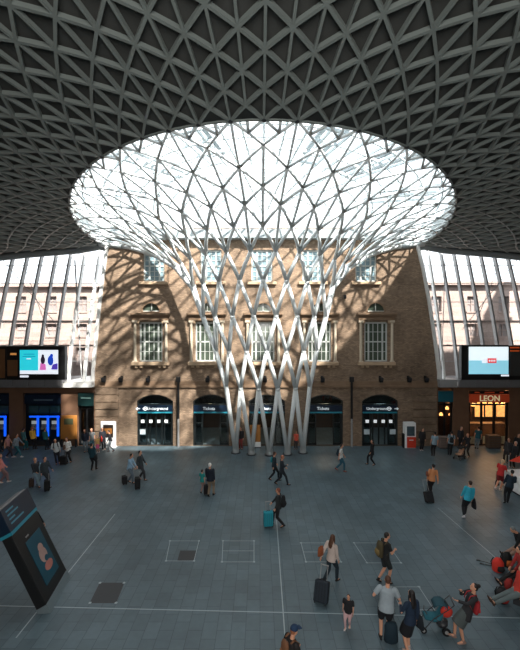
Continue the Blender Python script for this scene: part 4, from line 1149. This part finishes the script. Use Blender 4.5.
pG = person(288, 700, 1.72, 60, 'person in dark top and blue cap, cut off by the bottom edge', (34,30,30), 'long', 'trousers', (26,28,34), (30,30,30), (150,92,62), 'short', .4, {1:('swing',20),-1:('hand',(-.12,.2,1.15))}, cap=(26,52,82), tilt=R(3), lean=4)
backpack(pG, (112,74,50), 'brown bag on the back of the person in blue cap', (.28,.14,.36), 1.28)
# --- middle floor
pH = person(464, 517, 1.74, 8, 'man in bright turquoise shirt walking away with a black bag', (48,168,196), 'long', 'trousers', (22,24,30), (200,200,205), (46,34,28), 'short', .5, {1:('swing',2),-1:('swing',8)})
handbag(pH, 1, (20,20,24), 'black bag hanging from the hand of the man in turquoise', (.42,.16,.46), .16, off=(.08,0))
pI = person(429.5, 496, 1.72, 4, 'person in orange-tan top pulling a small dark suitcase', (206,138,92), 'long', 'trousers', (26,24,26), (210,200,195), (32,24,22), 'short', .35, {1:('hand',(.26,-.2,.86)),-1:('swing',-4)}, female=True)
suitcase(at(430, 503), R(4), (.42,.24,.5), (30,32,36), 'small dark suitcase pulled by the person in orange-tan top', pull=-26, handle=.55)
handbag(pI, -1, (120,62,40), 'brown handbag on the left arm of the person in orange-tan top', (.26,.12,.24), -.3)
pJ = person(497.5, 490, 1.72, 60, 'person in red and black top standing at the right by the stall', (190,44,44), 'short', 'shorts', (120,34,36), (215,205,200), (200,180,150), 'short', .25, {1:('hand',(.1,.3,1.2)),-1:('hand',(-.12,.3,1.1))})
handbag(pJ, -1, (24,24,28), 'black bag at the feet of the person in red', (.3,.16,.3), .7, off=(-.25,0))
pK = person(506, 503, 1.72, 20, 'man in dark navy jacket standing at the stall counter', (26,44,58), 'long', 'trousers', (26,28,32), (24,24,26), (20,18,18), 'short', .3, {1:('hand',(.2,.34,1.05)),-1:('swing',10)})
pL = person(281.5, 485, 1.74, 80, 'person in dark coat striding right, left of the lattice feet', (28,36,44), 'long', 'trousers', (24,32,40), (24,24,26), (170,104,78), 'short', .95, {1:('hand',(.1,.26,1.2))}, coat=.06)
pL2 = person(274, 480.5, 1.72, 75, 'person half hidden behind the striding dark-coated person', (30,44,54), 'long', 'trousers', (22,26,32), (24,24,26), (70,42,34), 'short', .7)
handbag(pL2, -1, (38,130,140), 'teal bag carried by the half hidden walking person', (.36,.16,.3), -.25, off=(-.2,0))
pM = person(278, 526, 1.72, 285, 'man with black backpack walking with a teal suitcase', (40,44,46), 'long', 'trousers', (24,26,30), (22,22,24), (130,66,48), 'short', .75, {-1:('swing',5),1:('hand',(.12,.34,.98))}, head_turn=0)
backpack(pM, (22,22,26), 'black backpack on the man with the teal suitcase', (.32,.2,.48), 1.2)
suitcase(at(268.3, 526.5), R(8), (.42,.26,.62), (30,140,158), 'bright teal suitcase beside the man with black backpack', handle=.4)
pN = person(340, 471, 1.74, 100, 'person in white top walking, right of the lattice feet', (214,212,208), 'short', 'trousers', (40,86,104), (130,60,60), (52,34,28), 'short', .7)
backpack(pN, (34,52,66), 'dark blue backpack on the person in white top', (.26,.14,.4), 1.2)
pO = person(371, 465, 1.70, 265, 'person dressed all in black walking before the rightmost doorway', (22,22,26), 'long', 'trousers', (22,22,26), (24,24,26), (22,20,20), 'long', .55, coat=.1)
handbag(pO, 1, (190,195,195), 'pale carrier bag held by the person all in black', (.2,.1,.3), .1)
pP = person(211, 496, 1.76, 15, 'white-haired man in navy jacket and beige trousers', (22,32,46), 'long', 'trousers', (136,118,98), (24,24,26), (232,230,226), 'short', .35, coat=.02, wid=1.1)
pQ = person(203, 493, 1.28, 30, 'child in teal top beside the white-haired man', (36,140,136), 'short', 'trousers', (150,120,112), (24,26,30), (34,28,28), 'short', .3, wid=1.05)
suitcase(at(206.5, 494.5), R(10), (.3,.22,.46), (24,24,28), 'small black suitcase between the child in teal and the white-haired man', handle=.35)
# --- left
pR = person(131, 483, 1.74, 100, 'person in pale blue shirt leaning over black luggage', (140,172,196), 'long', 'trousers', (90,104,116), (30,30,32), (22,20,20), 'short', .5, {1:('hand',(.14,.4,1.0)),-1:('hand',(-.1,.36,1.05))}, lean=14)
pR2 = person(142, 480, 1.76, 100, 'person in dark grey coat walking beside the one in pale blue shirt', (46,54,58), 'long', 'trousers', (48,48,52), (90,64,56), (20,18,18), 'short', .6, coat=.12)
suitcase(at(137.5, 488.5), R(-70), (.44,.28,.56), (22,22,24), 'black suitcase in front of the person in pale blue shirt', handle=.3)
suitcase(at(124.5, 484), R(-60), (.36,.26,.42), (26,26,30), 'low black case behind the person in pale blue shirt', handle=.25)
pS = person(94, 470, 1.72, 10, 'person in dark teal jacket standing on the left floor', (20,58,70), 'long', 'trousers', (22,24,30), (26,26,28), (24,22,22), 'short', .3, wid=1.1)
handbag(pS, 1, (26,26,30), 'black bag in the hand of the person in dark teal jacket', (.34,.14,.34), .05)
pT = person(58, 464, 1.70, 150, 'person in grey-white top beside a dark suitcase, left of the one in white blouse', (176,180,180), 'long', 'trousers', (22,22,26), (24,24,26), (40,30,26), 'short', .3, {1:('hand',(.15,.25,1.1))}, female=True)
backpack(pT, (22,26,34), 'navy backpack on the person in grey-white top', (.26,.14,.38), 1.2)
pU = person(69.5, 463, 1.74, 185, 'person in white blouse with brown bag near the notice board', (222,220,216), 'long', 'trousers', (26,24,26), (26,24,26), (96,58,44), 'short', .2, {1:('hand',(.12,.2,1.05)),-1:('hand',(-.12,.2,1.05))}, female=True)
handbag(pU, 1, (96,74,60), 'brown bag held in front by the person in white blouse', (.3,.14,.28), -.1)
suitcase(at(63.5, 465), R(0), (.4,.24,.55), (20,20,24), 'black suitcase between the two people in white tops', handle=.3)
pV = person(38.5, 487, 1.70, 120, 'grey-haired person in black vest and pale blue cloth, left floor', (40,44,50), 'long', 'trousers', (118,140,152), (30,30,34), (190,120,92), 'short', .6, {1:('hand',(.14,.3,1.0)),-1:('swing',-20)}, lean=8)
m_ = at(38.5, 487); 
pW = person(48, 487, 1.74, 110, 'person in charcoal coat pulling black luggage, left floor', (46,54,60), 'long', 'trousers', (36,38,42), (24,24,26), (22,20,20), 'short', .6, lean=6, coat=.08)
suitcase(at(47, 490.5), R(-60), (.44,.28,.52), (20,20,22), 'black suitcase at the feet of the person in charcoal coat', handle=.3)
suitcase(at(31.5, 487), R(-60), (.34,.24,.42), (60,46,40), 'small brown case behind the grey-haired person', handle=.25)
handbag(pV, -1, (150,180,196), 'pale blue cloth bag on the arm of the grey-haired person', (.5,.2,.42), -.22, off=(.12,-.05))
pX = person(4.5, 483, 1.72, 60, 'person in salmon pink top at the left picture edge', (196,120,112), 'long', 'trousers', (130,100,98), (210,205,200), (60,40,34), 'long', .5, female=True)
pY = person(34.5, 449.4, 1.70, 10, 'person in bright yellow jacket at the cash machines', (232,180,72), 'long', 'trousers', (26,24,26), (24,24,26), (150,90,60), 'short', .1)
pZ = person(25.5, 450.2, 1.66, 20, 'person in teal-grey top left of the yellow jacket', (70,116,122), 'long', 'trousers', (24,90,98), (24,24,26), (60,44,38), 'short', .2)
person(18, 457.5, 1.70, 95, 'person in grey top and teal trousers striding at the left', (112,122,130), 'long', 'trousers', (32,84,94), (225,225,225), (50,38,32), 'short', .9, lean=10)
person(9.5, 458, 1.68, 85, 'person in dusty pink top walking left of the teal trousers', (160,112,106), 'short', 'trousers', (60,50,52), (205,200,200), (44,30,26), 'short', .7, lean=6)
person(1.5, 452, 1.70, 180, 'dark-dressed person at the left picture edge before the cash machines', (26,28,32), 'long', 'trousers', (24,24,28), (24,24,26), (26,22,20), 'short', .1)
person(47, 449.8, 1.66, 15, 'person in turquoise scarf and dark clothes at the right-hand cash machine', (40,108,116), 'long', 'trousers', (16,28,38), (24,24,26), (30,24,22), 'short', .1)
# group waiting on the left in front of the sunlit pier
GR = 'people waiting by the left banded pier'
person(86.5, 452, 1.68, 170, 'person in navy top under the green shop sign', (30,36,52), 'long', 'trousers', (110,120,128), (40,40,44), (150,96,76), 'short', .1, group=GR)
person(93.5, 451, 1.68, 190, 'fair-haired person in grey top under the green shop sign', (120,124,126), 'short', 'trousers', (64,110,124), (40,40,44), (190,140,110), 'short', .1, group=GR)
person(98.5, 452.5, 1.22, 185, 'child in pink and yellow before the poster stand', (226,180,110), 'short', 'skirt', (226,92,140), (226,220,220), (110,70,50), 'short', .1, group=GR, female=True)
pAA = person(104, 450, 1.70, 150, 'person in black jacket with a red bag before the poster stand', (24,26,36), 'long', 'trousers', (26,26,32), (225,225,225), (30,24,24), 'long', .3, {1:('hand',(.12,.22,1.0))}, group=GR, female=True)
handbag(pAA, 1, (206,52,40), 'red bag held by the person in black jacket', (.36,.14,.36), .05)
person(111.5, 451.5, 1.62, 250, 'person in black with pale trousers right of the poster stand', (34,34,40), 'long', 'trousers', (150,160,166), (60,64,72), (40,30,26), 'short', .5, group=GR, lean=6)
# --- right background
person(421, 450.5, 1.68, 180, 'dark-clothed person just right of the red and white kiosk', (30,28,30), 'long', 'trousers', (24,24,26), (205,200,198), (30,24,22), 'short', .1)
person(433, 456, 1.72, 10, 'person in pale blue-grey shirt before the right banded pier', (128,150,164), 'short', 'trousers', (26,26,30), (26,26,28), (40,30,26), 'short', .15)
pBB = person(449.5, 455, 1.72, 20, 'person in grey-blue top before the teal-signed shop', (116,138,150), 'short', 'trousers', (24,26,30), (24,24,26), (30,24,22), 'short', .15)
backpack(pBB, (22,24,28), 'black backpack on the person before the teal-signed shop', (.26,.14,.38), 1.15)
person(466.5, 457, 1.70, 245, 'person in black and white pushing a pushchair before the LEON restaurant', (30,30,34), 'long', 'trousers', (36,32,32), (24,24,26), (176,112,80), 'short', .4, {1:('hand',(.2,.4,1.02)),-1:('hand',(-.2,.4,1.02))}, lean=8, tilt=R(6))
pushchair(at(460, 459), R(120), 'black pushchair with a pale blanket before the LEON restaurant', (196,150,120), (26,26,28))
person(476.5, 449, 1.72, 20, 'person in dark teal top at the door of the LEON restaurant', (22,70,80), 'short', 'trousers', (96,110,118), (30,30,32), (30,22,20), 'short', .15)
person(459, 449, 1.70, 170, 'person in dark jacket leaning near the brown pier left of LEON', (34,36,42), 'long', 'trousers', (26,26,30), (30,30,32), (120,90,80), 'short', .1)
person(512, 468, 1.74, 250, 'dark-clothed person behind the stall at the right picture edge', (28,28,32), 'long', 'trousers', (24,24,26), (24,24,26), (170,160,150), 'short', .2)
person(515.5, 458, 1.72, 200, 'person in black with pale face at the right picture edge', (24,24,26), 'long', 'trousers', (22,22,24), (24,24,26), (30,26,24), 'short', .1)
person(505.5, 463, 1.70, 230, 'person in dark grey behind the person in red', (50,48,50), 'long', 'trousers', (30,30,32), (24,24,26), (34,28,26), 'short', .2)
# behind the leaning sign
person(41, 548, 1.72, 120, 'person in dark clothes and teal cap half hidden behind the leaning sign', (24,32,40), 'long', 'trousers', (24,28,34), (26,26,28), (26,24,24), 'short', .6, {1:('hand',(.2,.3,1.05))}, tilt=R(-16), cap=(30,96,106), lean=6)
# people between the lattice feet and the middle doorway
pCC = person(241, 449.5, 1.70, 200, 'person in black and red behind the leftmost lattice foot', (28,26,30), 'long', 'trousers', (120,50,46), (40,36,36), (60,40,34), 'short', .1)
person(296, 449.5, 1.40, 200, 'person in coral top sitting low behind the right lattice feet', (206,84,66), 'short', 'trousers', (40,36,40), (40,36,36), (40,30,28), 'short', .1)
# lower right: people on and by the bench
def seated(px, py, label, top, bcol, hair, **kw):
    b0 = at(px, py)
    return person(px, py, 1.7, 275, label, top, kw.pop('sleeve','long'), 'trousers', bcol, kw.pop('shoe',(40,32,30)), hair, kw.pop('hs','short'), pos=b0, sit=dict(hip=.62, ank=kw.pop('ank',((-.1,.75,.09),(.1,.72,.09)))), tilt=R(kw.pop('t',4)), **kw)
seated(518, 611, 'seated person in red top with grey trousers stretched out', (196,58,46), (92,104,106), (40,30,28), ank=((-.08,.86,.12),(.12,.80,.12)), lean=-6, shoe=(70,50,40))
seated(522, 589, 'seated person in black behind the outstretched grey legs', (150,40,38), (26,24,26), (30,24,24), lean=12, arms={-1:('hand',(-.1,.36,1.0)),1:('hand',(.1,.36,1.0))})
seated(524, 561, 'grey-haired person in black bending forward on the bench', (24,24,28), (150,120,106), (120,128,130), lean=40, arms={-1:('hand',(-.1,.5,1.05)),1:('hand',(.12,.3,.8))})
def rucksack(px, py, col, label, size, pocket, rz=0):
    root = empty('backpack', at(px, py), label, 'backpack', None, rz=rz); w, d, h = size
    m = MB(); m.loft([(0,0,0),(0,0,.04),(0,0,h*.7),(0,0,h)], [(w*.4,d*.4),(w*.5,d*.5),(w*.48,d*.46),(w*.25,d*.2)], 16, xhint=(1,0,0)); m.build('bag', cloth(col), root, True)
    m = MB(); m.loft([(-.02,-d*.5,h*.15),(0,-d*.55,h*.35),(0,-d*.5,h*.55)], [(w*.28,.03),(w*.34,.05),(w*.28,.03)], 12, xhint=(1,0,0)); m.build('pocket', cloth(pocket), root, True)
    for s in (-1,1):
        m = MB(); m.loft([(s*w*.25,d*.45,h*.1),(s*w*.3,d*.62,h*.5),(s*w*.2,d*.4,h*.9)], [(.022,.008)]*3, 8); m.build('strap', M_black, root, True)
    return root
rucksack(498, 571, (206,52,40), 'red rucksack on the floor beside the bench with poles', (.40,.34,.46), (30,26,28))
rucksack(507, 566, (26,26,28), 'black rucksack with an orange patch by the bench', (.36,.30,.5), (226,120,60))
rucksack(502, 602, (28,26,28), 'black and red rucksack at the knees of the seated people', (.36,.30,.46), (160,40,36))
rucksack(509.5, 592, (150,40,36), 'dark red rucksack beside the seated person in black', (.32,.28,.42), (30,26,28))
a0 = at(480, 561); a1 = at(496, 566); root = empty('trekking_poles', a0, 'pair of thin trekking poles lying beside the red rucksack', 'poles')
for k in (0,1):
    m = MB(); e = a1-a0; m.tube((0,k*-.22,.02),(e.x, e.y-k*.1,.03),.012); m.build('pole', M_dark, root)
    m = MB(); m.tube((0,k*-.22,.02),(-.12,k*-.2+.03,.02),.022); m.build('grip', M_black, root)
# ------------------------------------------------------------------ light and camera
w = bpy.data.worlds.new('World'); S.world = w; w.use_nodes = True
nt = w.node_tree; bg = nt.nodes['Background']
tc = nt.nodes.new('ShaderNodeTexCoord'); n = nt.nodes.new('ShaderNodeTexNoise'); n.inputs['Scale'].default_value = 3; n.inputs['Detail'].default_value = 5
mx = nt.nodes.new('ShaderNodeMix'); mx.data_type = 'RGBA'
mx.inputs[6].default_value = (.82,.92,1,1); mx.inputs[7].default_value = (1,1,1,1)
nt.links.new(tc.outputs['Generated'], n.inputs['Vector']); nt.links.new(n.outputs['Fac'], mx.inputs[0]); nt.links.new(mx.outputs[2], bg.inputs['Color'])
bg.inputs['Strength'].default_value = 2.6
sl = bpy.data.lights.new('sun', 'SUN'); sl.energy = 18; sl.angle = R(1.8); sl.color = (1,.93,.85)
so = bpy.data.objects.new('sun', sl); COL.objects.link(so)
so.rotation_euler = Vector((-.52,.85,-1)).to_track_quat('-Z','Y').to_euler()
so.location = (20, -5, 40)
def area_light(name, loc, tgt, e, size, colr):
    l = bpy.data.lights.new(name, 'AREA'); l.energy = e; l.size = size; l.color = colr
    o = bpy.data.objects.new(name, l); COL.objects.link(o); o.location = loc
    o.rotation_euler = (Vector(tgt)-Vector(loc)).to_track_quat('-Z','Y').to_euler()
area_light('gallery_uplight', (0,-3.5,6), (0,9,17), 60, 4, (.9,1,1))
area_light('front_fill', (0,-3.8,11), (0,28,6), 1750, 7, (1,.97,.92))  # added fill from the camera side for the lattice legs and brick, no real fitting
cam = bpy.data.cameras.new('camera'); co = bpy.data.objects.new('camera', cam); COL.objects.link(co)
co.location = (0,0,CH); co.rotation_euler = (PI/2,0,0)
cam.sensor_width = 36; cam.lens = F/650*36; cam.shift_x = 0; cam.shift_y = 14/650
cam.clip_start = .05; cam.clip_end = 500
S.camera = co
S.view_settings.view_transform = 'Standard'; S.view_settings.look = 'None'; S.view_settings.gamma = 1; S.view_settings.exposure = 0
S.view_settings.use_curve_mapping = False
S.cycles.max_bounces = 8; S.cycles.diffuse_bounces = 4; S.cycles.transparent_max_bounces = 16
S.cycles.use_denoising = True
S.cycles.sample_clamp_indirect = 8
